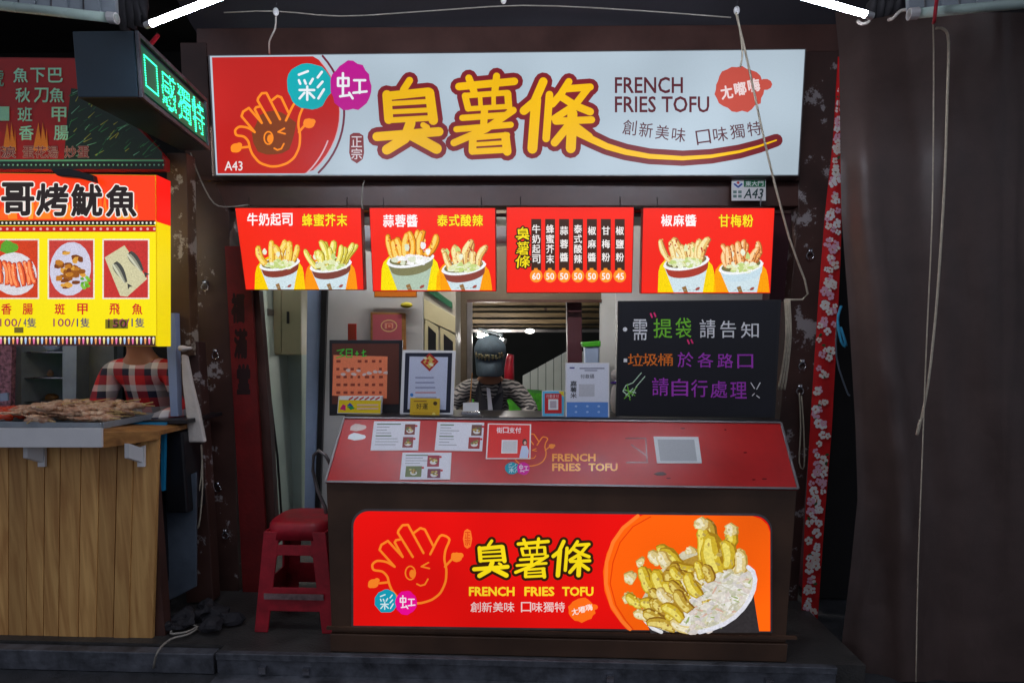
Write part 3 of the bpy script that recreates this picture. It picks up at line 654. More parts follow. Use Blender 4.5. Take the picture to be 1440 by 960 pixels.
def card(name, label, quad, draw, thick=.0018, col='white', pl=TOP, group=None, base=.001, cat='card', prm='pr_flat'):
    t = thing(name, label, cat, hit((quad[2][0]+quad[3][0])/2, quad[2][1], pl), group)
    MB().plate(quad, pl, thick, off=base+thick).build('sheet', M[col], t)
    m = MB().on(Pl(pl.p + pl.n*(base+thick), pl.n)); m.L(.5); draw(m, quad)
    m.build('print', M[prm], t); return t
def qmap(q):
    def f(u, v):
        a = (q[0][0]+(q[1][0]-q[0][0])*u, q[0][1]+(q[1][1]-q[0][1])*u); b = (q[3][0]+(q[2][0]-q[3][0])*u, q[3][1]+(q[2][1]-q[3][1])*u)
        return (a[0]+(b[0]-a[0])*v, a[1]+(b[1]-a[1])*v)
    return f
def qr(m, f, u0, v0, u1, v1, col=(200, 204, 206)): m.poly([f(u0,v0), f(u1,v0), f(u1,v1), f(u0,v1)], col)
def info(pics):
    def d(m, q):
        f = qmap(q); rd = random.Random(int(q[0][0])); m.poly([f(.01,.02), f(.99,.02), f(.99,.98), f(.01,.98)], (226, 228, 236))
        m.L(1)
        for k in range(8):
            if q[0][0] > 560 and q[0][1] > 630 and k > 3: break
            v = .1 + k*.1; l = rd.uniform(.2, .5); m.stroke([f(.08, v), f(.08+l, v)], .9 if k % 4 else 1.6, (140, 145, 150) if k % 4 else (90, 120, 90), n=3)
        for (u0, v0, u1, v1, c) in pics:
            m.L(1.4); m.poly([f(u0,v0), f(u1,v0), f(u1,v1), f(u0,v1)], c)
            cu, cv = f((u0+u1)/2, (v0+v1)/2)
            m.ell(cu, cv+2, 5, 3.2, (226, 226, 220), n=10)
            for k in range(9): m.ell(cu+rd.uniform(-4.5,4.5), cv+rd.uniform(-3.5,2), 2, 1.4, rd.choice([(190,160,60),(150,110,40),(210,200,120),(100,110,50)]), n=6)
            m.ell(*f(u1+.02, v0+.06), 2, 1.6, (190, 30, 40), n=8)
    return d
card('info_card', 'white product card at the upper left of the red slope, two food photos', [(526,592),(591,592),(588,633),(521,633)], info([(.68,.1,.9,.46,(120,50,40)),(.66,.54,.88,.9,(140,50,50))]), group='white info cards on the red slope')
card('info_card', 'white product card on the red slope directly left of the red payment card', [(615,593),(681,594),(678,634),(611,633)], info([(.74,.08,.96,.46,(110,70,60)),(.7,.52,.94,.92,(160,40,40))]), group='white info cards on the red slope')
card('info_card', 'lower white product card near the front edge of the red slope, three photos', [(566,636),(635,636),(633,674),(562,674)], info([(.52,.1,.76,.52,(160,40,60)),(.54,.6,.8,.94,(120,40,70)),(.1,.5,.42,.9,(110,124,76))]), group='white info cards on the red slope')
def paydraw(m, q):
    f = qmap(q); m.poly([f(.0,.0), f(1,.0), f(1,1), f(0,1)], (236, 225, 220)); m.L(.8); m.poly([f(.03,.03), f(.97,.03), f(.97,.97), f(.03,.97)], (230, 24, 14)); m.L(1.4)
    a, b = f(.2,.11), f(.78,.26); m.htext('街口支付', (a[0],a[1],b[0],b[1]), (250, 240, 240), .02)
    qr(m, f, .34, .46, .7, .84, (232, 232, 232)); m.L(1.9); qr(m, f, .36, .49, .68, .81, (206, 206, 208))
    a = f(.86, .52); m.ell(a[0], a[1], 3.5, 4.5, (40, 26, 24), n=10); m.L(2.4); m.ell(a[0]+.5, a[1]+1, 2, 2.8, (225, 180, 160), n=8); b = f(.86,.97); m.poly([(a[0]-4,a[1]+5),(a[0]+3,a[1]+5),(a[0]+6,a[1]+12),(b[0]+5,b[1]),(b[0]-7,b[1]),(a[0]-6,a[1]+13)], (196, 210, 236))
card('payment_card', 'square red payment card with white border and a small woman pictured', [(686,595),(747,596),(746,645),(683,645)], paydraw, group=None)
def qrd(m, q):
    f = qmap(q); m.poly([f(.01,.02), f(.99,.02), f(.99,.98), f(.01,.98)], (222, 226, 226)); m.L(.9); m.poly([f(.08,.1), f(.9,.1), f(.9,.92), f(.08,.92)], (176, 180, 182))
card('code_sticker', 'white rectangular sticker on the red slope, right of the lettering', [(919,613.5),(982,614),(987,651),(924,651)], qrd, cat='sticker')

# ------------------------------------------------------------------ things standing on the counter shelf
ZS = zb + .013
def stand(px, py, Y): p = at(px, py, Y); return Vector((p.x, Y, ZS))
# framed dark calendar board
cb = thing('notice_board', 'dark framed glass board with an orange printed sheet, leaning behind the counter', 'notice board', at(514, 584, 3.0))
PB_ = PY(2.98)
MB().plate([(463,478),(566,478),(564,584),(463,584)], PB_, .02, off=-.001).build('frame', M['blackp'], cb, bevel=.002)
m = MB().on(PB_); m.L(.4); m.rect(467,483,561,568,(92,44,30)); m.L(.8); m.poly([(469,499),(545,501),(544,560),(467,556)],(246,134,90)); m.L(1.4)
rd = random.Random(2)
for r_ in range(5):
    for c_ in range(7):
        if rd.random() > .12: m.rect(473+c_*10, 506+r_*11, 473+c_*10+rd.uniform(3,6), 509.5+r_*11, (150,60,40))
for k, p in enumerate(([(474,493),(484,491),(478,497),(484,500),(473,503)], [(487,491),(487,502),(495,502),(495,491),(487,491)], [(487,496),(495,496)], [(500,497),(504,497)], [(502,494),(502,501)], [(509,496),(514,494)], [(511,492),(511,501)], [(509,501),(515,500)])): m.stroke(p, 1.4, (70, 200, 60), n=3)
for k in range(9): m.ell(482+k*7.5, 521+rd.uniform(-3,6), 3.6, 2.2, (226,200,190), n=7, jag=.3, seed=k)
m.build('print', M['pr_flat'], cb)
def cardstand(name, label, quad, Y, draw, thick=.006, col='white', cat='card stand', prm='pr_flat', group=None, foot=True):
    pl = PY(Y); t = thing(name, label, cat, at((quad[2][0]+quad[3][0])/2, quad[2][1], Y), group)
    MB().plate(quad, pl, thick, off=0).build('panel', M[col], t, bevel=.001)
    m = MB().on(pl); m.L(.4); draw(m, quad); m.build('print', M[prm], t)
    if foot:
        p0, p1 = at(quad[3][0], quad[3][1], Y), at(quad[2][0], quad[2][1], Y)
        MB().box((p0.x+.01, Y+thick+.001, ZS), (p1.x-.01, Y+thick+.05, ZS+.006)).build('foot', M[col], t)
    return t
def d1(m, q):
    m.poly([(477,558),(536,560),(535,581),(475,580)], (238,206,20)); m.L(.9); m.poly([(478,556.5),(536,557.5),(535,563),(477,562)], (236,232,226)); 
    for i in range(6): m.L(1.2); m.seg2((491+i*7.5,561.5),(496+i*7.5,558.5),2,2,(200,40,40),3)
    m.poly([(478,575),(482,568),(486,570),(486,577)], (214,30,110)); m.poly([(488,570),(492,566),(497,571),(493,571)], (40,80,170)); m.poly([(488,571),(493,576),(499,574),(496,571)], (30,150,80))
    for i in range(2): m.L(1.4); m.rect(502, 568+i*5, 532, 570.5+i*5, (236,190,160))
cardstand('ticket_box', 'small yellow card box with a striped white edge in front of the orange sheet', [(476,557),(537,557),(535,582),(474,581)], 2.90, d1, .03, 'white', 'box')
def d2(m, q):
    m.poly([(570,496),(636,496),(633,580),(567,580)], (30,34,52)); m.L(.8); m.poly([(576,501),(630,502),(627,576),(573,575)], (200,206,226)); m.L(1.2)
    m.poly([(604,496),(617,508),(604,522),(591,509)], (176,40,30)); m.L(1.6); m.poly([(604,500),(613,508),(604,518),(595,509)], (214,180,90))
    for i in range(6): m.ell(604+6*math.cos(i), 508+5*math.sin(i*1.7), 2.4, 2, (236,226,190) if i % 2 else (196,30,30), n=7)
    for i in range(5): m.rect(584, 530+i*7, 610+(i*13) % 12, 531.5+i*7, (130,136,170) if i != 3 else (200,120,120))
    m.ell(579, 555, 2.5, 2.5, (60,130,200), n=8)
cardstand('certificate_stand', 'clear edged stand holding a certificate with dark border and gold diamond', [(566,492),(641,493),(637,586),(562,585)], 2.92, d2, .006, 'white')
def d3(m, q):
    m.poly([(577,559),(619,560),(618,587),(576,587)], (222,180,40)); m.L(.9)
    m.htext('好運', (585,567,602,575), (70,50,20), .01); m.rect(582,563,600,564.5,(160,110,40)); m.ell(612,567,3,3,(80,60,20), n=8); m.rect(580,580,614,581,(200,150,30)); m.ell(610,582,2.5,2.5,(240,220,120), n=8)
cardstand('gold_card', 'small gold yellow card leaning on the base of the certificate', [(577,559),(619,560),(618,587),(576,587)], 2.895, d3, .003, 'white', 'card', foot=False)
def d4(m, q):
    m.rect(763,550,793,589,(90,190,230)); m.L(.8); m.rect(766,553,790,581,(206,36,40)); m.poly([(785,550),(793,550),(793,558)],(230,210,40)); m.L(1.3); m.rect(771,561,785,576,(236,236,236)); m.L(1.6); m.rect(773.5,563.5,782.5,573.5,(190,176,184)); m.htext('行動支付',(768,554.5,786,559.5),(244,220,220),.0); m.rect(763,584.5,793,589,(226,230,240)); m.L(2); m.rect(768,586,777,588,(190,50,60))
cardstand('payment_stand', 'small light blue and red payment stand, left of the taller white one', [(762,549),(794,549),(794,590),(762,590)], 2.9, d4)
def d5(m, q):
    m.rect(797,511,855,565,(222,226,236)); m.rect(797,565.2,855,589,(92,142,214)); m.L(1); m.rect(801,516,808,518,(80,70,140)); m.rect(815,517,850,518.5,(130,130,150)); m.rect(822,520,840,521.5,(150,150,170)); m.htext('付款碼',(816,526,836,532),(60,60,70),.0); m.rect(814,540,836,557,(196,198,204))
    m.vtext('嘉薯米', (802,535,811,560), (30,30,36), .01)
    for i in range(3):
        for j in range(2): m.ell(810+i*16, 571+j*8, 2, 1.5, (170,200,240), n=7)
cardstand('payment_stand', 'tall white card stand with a pale blue lower band beside the blackboard', [(795,510),(857,510),(857,590),(795,590)], 2.88, d5)
# clip holder and little box
ck = thing('clip_holder', 'little white card holder with a thin wooden stick between certificate and red payment card', 'card holder', stand(663, 586, 2.95))
MB().plate([(651,566),(673,566),(673,578),(651,578)], 2.93, .01).build('card', M['white'], ck, bevel=.001)
MB().plate([(649,579),(675,579),(676,586),(648,586)], 2.935, .03).build('base', M['chrome'], ck, bevel=.002)
MB().tube([at(661,566,2.95), at(664,524,2.96)], .003, 6).build('stick', M['plankh'], ck)
# figurine at the wall
fg = thing('figurine', 'small pale figurine with a purple scarf beside the blackboard', 'figurine', stand(864, 585, 3.05))
MB().blob(at(865,527,3.05), (.022,.02,.026)).blob(at(865,560,3.05), (.024,.02,.075)).build('body', M['offwhite'], fg, smooth=True)
MB().blob(at(865,538,3.05), (.024,.022,.008)).build('scarf', mat('purple_cloth', (80,50,140), .7), fg, smooth=True)
# blackboard
bb = thing('blackboard', 'blackboard with coloured handwriting about bags and bins, standing on the counter', 'blackboard', at(980, 588, 2.86))
PK = PY(2.86)
BQ = [(869,423),(1099,421),(1090,588),(866,585)]
MB().plate(BQ, PK, .016, off=-.002).build('frame', M['blackp'], bb, bevel=.002)
m = MB(); m.plate([(872,426),(1095,424),(1087,585),(869,582)], PK, .002, off=.0005); m.build('face', M['board'], bb)
m = MB().on(PK); m.L(1.4)
Wc, Gc, Oc, Pc, Kc = (226,226,226), (120,200,50), (236,120,30), (170,60,190), (236,50,120)
def tx(ch, x0, y0, x1, y1, col, b=.0): m.text(ch, (x0,y0,x1,y1), col, b)
m.ell(879,463,3.2,3.2,Wc,n=8); tx('需',890,449,910,478,Wc,.006)
for i,ch in enumerate('提袋'): tx(ch,919+i*31,448+i*-1,945+i*27,475,Gc,.006)
for i,ch in enumerate('請告知'): tx(ch,984+i*29,449+i*2,1006+i*29+(3 if i==2 else 0),475,Wc,.004)
m.build('handwriting', M['chalk'], bb); m = MB().on(PK); m.L(1.4); m.rect(877,504,882,509,Wc)
for i,ch in enumerate('垃圾桶'): tx(ch,883+i*21,497,904+i*21,514,Oc,.008)
for i,ch in enumerate('於各路口'): tx(ch,953+i*28,495+i,975+i*28,516+i*.5,Pc,.006)
m.build('handwriting', M['chalk'], bb); m = MB().on(PK); m.L(1.4)
for i,ch in enumerate('請自行處理'): tx(ch,917+i*27.5,531+i*1.5,940+i*27.5,556+i*1,Pc,.006)
for a,b in (((915,441),(917,446)),((920,440),(922,445)),((967,478),(969,483)),((972,478),(974,482))): m.seg2(a,b,2.4,2.4,Kc,3)
for p in ([(902,524),(890,538),(880,542),(876,550),(886,558)], [(907,529),(895,543),(889,556)], [(878,548),(894,552)], [(880,556),(890,546)]): m.stroke(p, 1.3, (190,220,190), n=3)
for p in ([(877,546),(893,556)], [(882,540),(886,562)], [(878,560),(896,544)]): m.stroke(p, 1.2, Gc, n=3)
for a,b in (((1056,538),(1061,546)),((1069,538),(1064,547)),((1058,556),(1061,553)),((1064,556),(1068,559))): m.seg2(a,b,1.3,1.3,Wc,3)
m.build('handwriting', M['chalk'], bb)

# ------------------------------------------------------------------ inside the stall
wl_ = thing('interior_wall', 'plain pale grey partition behind the counter with small framed pictures', 'wall', at(525, 720, 4.0))
MB().plate([(458,280),(594,280),(594,720),(448,720)], 4.0, .04).build('panel', M['grey'], wl_)
w2 = thing('corner_strip', 'pale upright panel with a dark edge strip, left of the grey partition', 'panel', at(450, 720, 3.95))
MB().plate([(434,285),(455,285),(442,730),(428,730)], 3.95, .03).build('panel', M['bluegrey'], w2)
MB().plate([(455.5,285),(464,285),(449,730),(442.5,730)], 3.94, .03).build('edge_strip', M['blackp'], w2)
w3 = tag(MB().plate([(360,285),(424,285),(424,760),(376,760)], 4.3, .03).build('side_wall', M['green_grey']), 'pale green grey wall at the far left inside the stall', 'wall')
cbn = thing('wall_cabinet', 'beige two door cabinet hanging on the pale green wall', 'cabinet', at(404, 500, 4.1))
MB().plate([(384,390),(424,390),(424,499),(383,499)], 4.1, .15).build('body', M['beige'], cbn, bevel=.003)
MB().plate([(385,392),(395,392),(395,497),(384,497)], 4.09, .009).build('door', M['beige'], cbn, bevel=.002)
MB().plate([(396,392),(423,392),(423,497),(396,497)], 4.09, .009).build('door', M['beige'], cbn, bevel=.002)
MB().plate([(403,438),(406,438),(406,455),(403,455)], 4.08, .009).build('handle', M['blackp'], cbn)
MB().plate([(365,434),(377,434),(377,443),(365,443)], 4.0, .2).build('bracket', M['alu'], thing('wall_bracket','small pale metal bracket beside the brown door jamb','bracket',at(371,443,4.0)))
for (p, lab) in (([(373,495),(380,560),(390,640),(396,728)], 'black handled mop leaning inside beside the door jamb'), ([(367,560),(376,640),(388,735)], 'thin grey pole leaning in the left corner behind the stool')):
    o = MB().tube([at(x,y,3.6+.1*i) for i,(x,y) in enumerate(p)], .008, 8).build('leaning_pole', M['blackp'] if 'black' in lab else M['alu'], smooth=True); tag(o, lab, 'pole')
# grey wall items
def wallpic(name, label, cat, quad, Y, t_, fcol, draw):
    pl = PY(Y); t = thing(name, label, cat, at((quad[2][0]+quad[3][0])/2, quad[2][1], Y)); MB().plate(quad, pl, t_).build('frame', M[fcol], t, bevel=.002)
    m = MB().on(pl); m.L(.6); draw(m); m.build('print', M['pr_flat'], t); return t
def dp(m):
    m.rect(524,442,565,484,(176,84,96)); m.L(1.1)
    m.stroke([(547+11*math.cos(a*.45), 458+8*math.sin(a*.45)) for a in range(15)], 1.6, (220,180,130), n=3); m.rect(541,454,553,462,(214,150,130)); m.L(1.6); m.stroke([(545,456),(545,461),(550,461),(550,456),(545,456)],1.2,(190,40,40),n=3)
wallpic('wall_poster', 'pink framed poster with a round cream emblem on the grey partition', 'poster', [(521,439),(570,440),(571,498),(521,497)], 3.97, .015, 'plankh', dp)
wallpic('wall_poster', 'brown red paper strip hanging just above the dark framed board', 'paper strip', [(489,455),(501,455),(501,484),(489,484)], 3.97, .01, 'darkred', lambda m: m.rect(490,456,500,483,(130,40,20)))
wallpic('wall_poster', 'orange strip on the wall under the second menu lightbox', 'paper strip', [(526,409),(586,409),(586,418),(526,418)], 3.96, .015, 'plankh', lambda m: m.rect(527,409,585,417,(220,120,20)))
tag(MB().blob(at(572,429,3.96), (.04,.008,.02), amp=.2).build('wall_ornament', mat('yellow_paper',(170,160,30),.6), smooth=True), 'small yellow paper ornament on the grey partition', 'ornament')
# glass door cabinet
gc = thing('glass_cabinet', 'tall grey cupboard with dark glass doors right of the grey partition', 'cupboard', at(615, 720, 4.4))
MB().plate([(594,300),(641,320),(641,720),(594,720)], 4.4, .3).build('body', mat('taupe_sheet',(150,146,134),.45,.1,5,.04), gc)
MB().plate([(596,420),(640,445),(640,468),(596,448)], 4.385, .012).build('drawer_front', M['beige'], gc, bevel=.002)
for x0, x1 in ((597,616),(619,640)):
    MB().plate([(x0,449+(x0-597)*.5),(x1,450+(x1-597)*.5),(x1,640),(x0,640)], 4.384, .012).build('door', M['beige'], gc, bevel=.002)
    MB().plate([(x0+5,458+(x0-597)*.5),(x1-3,459+(x1-597)*.5),(x1-3,632),(x0+5,632)], 4.380, .003).build('pane', M['blackp'], gc)
MB().plate([(598,398),(636,425),(636,434),(598,408)], 4.38, .01).build('green_strip', mat('green_tape',(20,80,50),.5), gc)
# brown back wall with doorway
bw = thing('back_wall', 'dark olive brown back wall around the rear doorway', 'wall', at(700, 640, 4.9))
mt = mat('olive_brown_wall', (88, 76, 60), .6, .2, 4, .1)
MB().plate([(625,280),(657,280),(657,700),(625,700)], 4.9, .06).build('jamb', mt, bw)
MB().plate([(657,280),(846,280),(846,421),(657,421)], 4.9, .06).build('lintel', mt, bw)
MB().plate([(844,421),(866,421),(866,700),(844,700)], 4.88, .06).build('jamb', M['grey'], bw)
MB().plate([(866,280),(1140,280),(1140,700),(866,700)], 4.4, .04).build('panel', M['grey'], bw)
MB().plate([(846,280),(866.5,280),(866.5,421),(846,421)], 4.88, .06).build('panel', M['grey'], bw)
MB().plate([(657,421),(846,421),(846,425),(657,425)], 4.87, .02).build('door_head', M['brown'], bw)
MB().plate([(657,425),(664,425),(664,700),(657,700)], 4.87, .02).build('door_frame', M['alu'], bw)
pp = tag(MB().plate([(797,421),(818,421),(820,640),(800,640)], 5.0, .15).build('rear_post', M['maroon'], bevel=.004), 'maroon painted post standing in the rear doorway', 'post')
# slats of the far roof, beyond the doorway
sl = thing('slatted_roof', 'pale lit slats of the roof seen through the rear doorway', 'roof', at(740, 470, 7.2))
for i, (y0, y1) in enumerate(((424,431),(433,438),(440,446.5),(449,455),(457.5,461))):
    MB().plate([(650,y0),(870,y0),(870,y1),(650,y1)], 7.2-.12*i, .04).build('slat', M['slat'], sl)
MB().plate([(650,463),(870,463),(870,467),(650,467)], 6.5, .05).build('beam', M['alu'], sl)
def lampth(name, label, p, q, r_, mt_, grp=None, fix=True):
    t = thing(name, label, 'tube lamp', (Vector(p)+Vector(q))/2, grp); d = (Vector(q)-Vector(p)).normalized()
    MB().tube([p, q], r_, 12).build('tube', mt_, t, smooth=False)
    for e, s_ in ((p, -1), (q, 1)): MB().tube([Vector(e)+d*s_*.002, Vector(e)+d*s_*.035], r_*1.15, 12).build('end_cap', M['white'], t)
    if fix:
        up = Vector((0,0,r_+.02)); s2 = d.cross(Vector((0,0,1))).normalized()*.014
        MB().prism([Vector(p)+up-s2, Vector(q)+up-s2, Vector(q)+up+s2, Vector(p)+up+s2], (0,0,.03)).build('housing', M['galv'], t)
    return t
lampth('tube_lamp', 'small lit tube seen through the rear doorway above the cap', at(673,471,6.0), at(707,479,6.0), .022, M['itube'])
tag(MB().blob(at(745,465.5,6.3), (.05,.03,.025)).build('round_lamp', M['dotlamp'], smooth=True), 'small bright round lamp far beyond the rear doorway', 'lamp')
# beyond: turf, white sheet fence, dark cloth
MB().box((-3, 6.1, -.1), (4, 20, .0)).build('turf', M['grass'], kind='structure')
tag(MB().plate([(640,545),(870,560),(870,600),(640,600)], 7.0, .5).build('turf_bank', M['grass'], smooth=False), 'bright green turf bank beyond the rear doorway', 'turf bank')
wf = thing('corrugated_fence', 'white corrugated sheet fence beyond the green turf', 'fence', at(790, 548, 8.2))
for i in range(12):
    x0 = 735 + i*11; top = max(494, 528 - (x0-735)*.55)
    MB().plate([(x0,top+.0),(x0+10.4,top-5.5 if top>494 else top),(x0+10.4,552),(x0,552)], 8.2, .03).build('sheet', M['white'], wf, bevel=.006)
tag(MB().plate([(600,300),(900,300),(900,620),(600,620)], 9.5, .05).build('dark_cloth', M['dark']), 'black cloth hanging far behind the rear doorway', 'cloth')
tb = thing('storage_tub', 'translucent pale tub with green lid right of the maroon post', 'tub', at(832, 515, 4.6))
MB().plate([(822,486),(843,486),(842,540),(824,540)], 4.6, .12).build('tub_body', M['bluegrey'], tb, bevel=.01)
MB().plate([(818,481),(845,479),(845,487),(820,488)], 4.59, .14).build('lid', mat('green_plastic',(60,150,30),.4), tb, bevel=.006)
ex = tag(MB().tube([at(716,548,5.4), at(716,520,5.4), at(717,505,5.4), at(718,498,5.4)], .05, 14, r2=.03).build('extinguisher', M['red'], smooth=True), 'dark red cylinder half hidden behind the seller', 'extinguisher')
# room shell
rm = thing('stall_room', 'dark interior ceiling and right side wall behind the counter', 'room', (0, 4.2, 0))
MB().box((-1.42, 3.42, 2.75), (1.62, 5.0, 2.79)).build('ceiling', M['brown'], rm)
MB().box((1.60, 3.42, 0), (1.62, 5.0, 2.75)).build('side_panel', M['maroon'], rm)
MB().box((-1.75, 3.5, 0), (-1.73, 5.0, 2.75)).build('side_panel', M['green_grey'], rm)
pi = at(640, 300, 3.9); 
lampth('tube_lamp', 'lit ceiling tube inside the stall, hidden behind the sign', Vector((-1.0, 3.75, 2.66)), Vector((.2, 3.75, 2.66)), .016, M['itube'])
bd = thing('market_backdrop', 'unlit black hall walls and roof behind and above the stalls', 'hall', (0, 5.4, 0))  # added black sheets that keep the grey world background out of view
MB().box((-7, 5.62, -.1), (-1.8, 5.66, 6)).build('backdrop_panel', M['dark'], bd)
MB().box((-1.8, 5.3, 2.82), (1.7, 5.34, 6)).build('backdrop_panel', M['dark'], bd)
MB().box((1.7, 5.62, -.1), (7, 5.66, 6)).build('backdrop_panel', M['dark'], bd)
MB().box((-7, 2.6, 3.9), (7, 5.7, 3.94)).build('backdrop_top', M['dark'], bd)
# upper shelf with cartons seen over the menu boxes
sh = thing('upper_shelf', 'narrow shelf behind the tops of the menu lightboxes', 'shelf', at(700, 300, 3.6))
MB().plate([(322,300),(1124,300),(1124,305),(322,305)], 3.42, .25).build('board', M['brown'], sh)
for (x0,x1,c,lab) in ((352,399,'white','white carton on the upper shelf above the first lightbox'),(432,474,'bluegrey','blue patterned bag on the upper shelf above the first lightbox'),(482,541,'plankh','tan carton on the upper shelf between the first two lightboxes'),(622,640,'beige','small cream packet above the second lightbox'),(800,832,'alu','grey foil pack above the price list lightbox'),(858,936,'redtop','red carton above the gap before the last lightbox'),(1060,1090,'offwhite','crumpled pale bag above the last lightbox')):
    tag(MB().plate([(x0,276),(x1,276),(x1,299),(x0,299)], 3.45, .12).build('carton', M[c], bevel=.006), lab, 'carton')
for (x0,y0,x1,y1,c,lab) in ((510,318,521,350,'white','pale upright packet in the gap between first and second lightbox'),(697,318,712,342,'offwhite','pale packet in the gap between second lightbox and price list'),(318,330,334,346,'darkred','dark red tin left of the first lightbox')):
    tag(MB().plate([(x0,y0),(x1,y0),(x1,y1),(x0,y1)], 3.40, .1).build('packet', M[c], bevel=.004), lab, 'packet')
tag(MB().plate([(1080,300),(1124,300),(1112,424),(1082,424)], 3.38, .02).build('side_board', M['maroon']), 'maroon board in the corner right of the last lightbox', 'board')

# ------------------------------------------------------------------ red couplet banner left of the doorway
bn = thing('red_banner', 'tall red painted board with faded black characters left of the doorway', 'banner', at(352, 845, 3.28))
PBn = PY(3.285)
MB().plate([(316,346),(350,346),(362,560),(372,720),(378,836),(342,842),(330,600)], PBn, .02).build('panel', mat('faded_red_board', (112,14,14), .55, .4, 4, .15), bn)
m = MB().on(PBn); m.L(.5)
for i, ch in enumerate('福滿堂'): m.text(ch, (326+i*4, 414+i*50, 343+i*4, 452+i*50), (40,10,12), .06)
m.build('lettering', M['pr_flat'], bn)

# ------------------------------------------------------------------ stool
st = thing('plastic_stool', 'red plastic stool standing against the left end of the counter', 'stool', at(415, 880, 2.9))
sx0, sx1 = at(386, 735, 2.95).x, at(468, 735, 2.95).x
zt = at(420, 735, 2.83).z; cxs = (sx0+sx1)/2; hw = (sx1-sx0)/2*1.02; cy0 = 2.98
def srect(h, z, r_=.35): 
    P = []
    for i in range(24):
        a = 2*math.pi*i/24; ca, sa = math.cos(a), math.sin(a); k = (abs(ca)**4+abs(sa)**4)**-.25
        P.append(Vector((cxs+h*k*ca, cy0+h*k*sa, z)))
    return P
m = MB(); rings_ = [srect(hw*.2, zt), srect(hw*.8, zt), srect(hw*.93, zt-.006), srect(hw, zt-.02), srect(hw*1.06, zt-.085), srect(hw*1.02, zt-.085), srect(hw*.9, zt-.03)]
for rr in rings_: m.v += rr
for i in range(len(rings_)-1):
    for k in range(24): m.f.append([i*24+k, i*24+(k+1)%24, (i+1)*24+(k+1)%24, (i+1)*24+k]); m.m.append(0); m.c.append((1,1,1,1))
m.f.append(list(range(24))); m.m.append(0); m.c.append((1,1,1,1))
m.build('seat', M['red'], st, smooth=True)
hb = hw*1.32
for sx in (-1, 1):
    for sy in (-1, 1):
        def cr_(h, z, wd): 
            x, y = cxs+sx*h, cy0+sy*h
            return [Vector((x, y, z)), Vector((x-sx*wd, y, z)), Vector((x-sx*wd, y-sy*.012, z)), Vector((x-sx*.012, y-sy*.012, z)), Vector((x-sx*.012, y-sy*wd, z)), Vector((x, y-sy*wd, z))]
        m = MB(); A, B_ = cr_(hw*1.0, zt-.045, .078), cr_(hb, .002, .066)
        m.add(A+B_, [(0,1,2,3,4,5), (11,10,9,8,7,6)] + [(i, (i+1)%6, (i+1)%6+6, i+6) for i in range(6)]); m.build('leg', M['red'], st, bevel=.003)
for sy in (-1, 1):
    for z, hh in ((zt-.135, .05), (.165, .115)):
        h0, h1 = (hw*(1 + .32*(zt-.045-zz)/(zt-.045)) for zz in (z-hh/2, z+hh/2))
        def q_(f): return [f(-h0+.03, h0, z-hh/2), f(h0-.03, h0, z-hh/2), f(h1-.03, h1, z+hh/2), f(-h1+.03, h1, z+hh/2)]
        MB().prism(q_(lambda a, b, c: Vector((cxs+a, cy0+sy*(b-.001), c))), (0, -sy*.010, 0)).build('stretcher', M['red'], st, bevel=.002)
        MB().prism(q_(lambda a, b, c: Vector((cxs+sy*(b-.001), cy0+a, c))), (-sy*.010, 0, 0)).build('stretcher', M['red'], st, bevel=.002)
    h1 = hw*(1 + .32*(.115)/(zt-.045)); zc = zt-.161
    for sx in (-1, 1): MB().prism([Vector((cxs+sx*(h1-.03), cy0+sy*h1, zc)), Vector((cxs+sx*(h1-.085), cy0+sy*h1, zc)), Vector((cxs+sx*(h1-.055), cy0+sy*h1, zc-.014)), Vector((cxs+sx*(h1-.035), cy0+sy*h1, zc-.04))], (0, -sy*.01, 0)).build('corner_web', M['red'], st)
h17 = hw*(1+.32*(zt-.19)/(zt-.045))
MB().box((cxs-h17+.04, cy0-h17-.010, .17), (cxs+h17-.04, cy0-h17-.004, .198)).build('label_band', mat('worn_sticker',(120,96,96),.6,.5,18), st)
hs = tag(MB().tube([at(466,655,3.0), at(458,640,3.0), at(448,633,3.0), at(441,640,3.0), at(440,662,3.0), at(447,690,3.0), at(457,712,3.0), at(462,740,3.0)], .009, 8).build('hose', M['alu'], smooth=True), 'grey bent pipe handle beside the left end of the counter', 'pipe')

# ------------------------------------------------------------------ right side: floral cloth, tarpaulin, ropes
fl = thing('floral_curtain', 'narrow red cloth printed with white and pink blossoms beside the right post', 'curtain', at(1140, 885, 3.2))
PFl = PY(3.17)
Lx = [(80,1178),(200,1171),(300,1160),(430,1150),(600,1139),(750,1131),(885,1126)]; Rx = [(80,1183),(200,1184),(340,1183),(450,1178),(600,1170),(750,1158),(885,1149)]
def itp(T, y):
    for (a, x0), (b, x1) in zip(T, T[1:]):
        if y <= b: return x0 + (x1-x0)*(y-a)/(b-a)
    return T[-1][1]
flm = mat('red_floral_cloth', (200, 10, 14), .75, .2, 8, .3)
m = MB(); ys = list(range(80, 886, 23)); nb = 7
for y in ys:
    for k in range(nb):
        u = k/(nb-1); p = hit(itp(Lx,y)+(itp(Rx,y)-itp(Lx,y))*u, y, PFl, -.004 - .006*math.sin(u*7 + y*.004)); m.v.append(p)
for i in range(len(ys)-1):
    for k in range(nb-1): a = i*nb+k; m.f.append([a, a+1, a+nb+1, a+nb]); m.m.append(0); m.c.append((1,1,1,1))
cl = m.build('cloth', flm, fl, smooth=True)
m = MB().on(PFl); rd = random.Random(11); m.L(.5)
y = 92
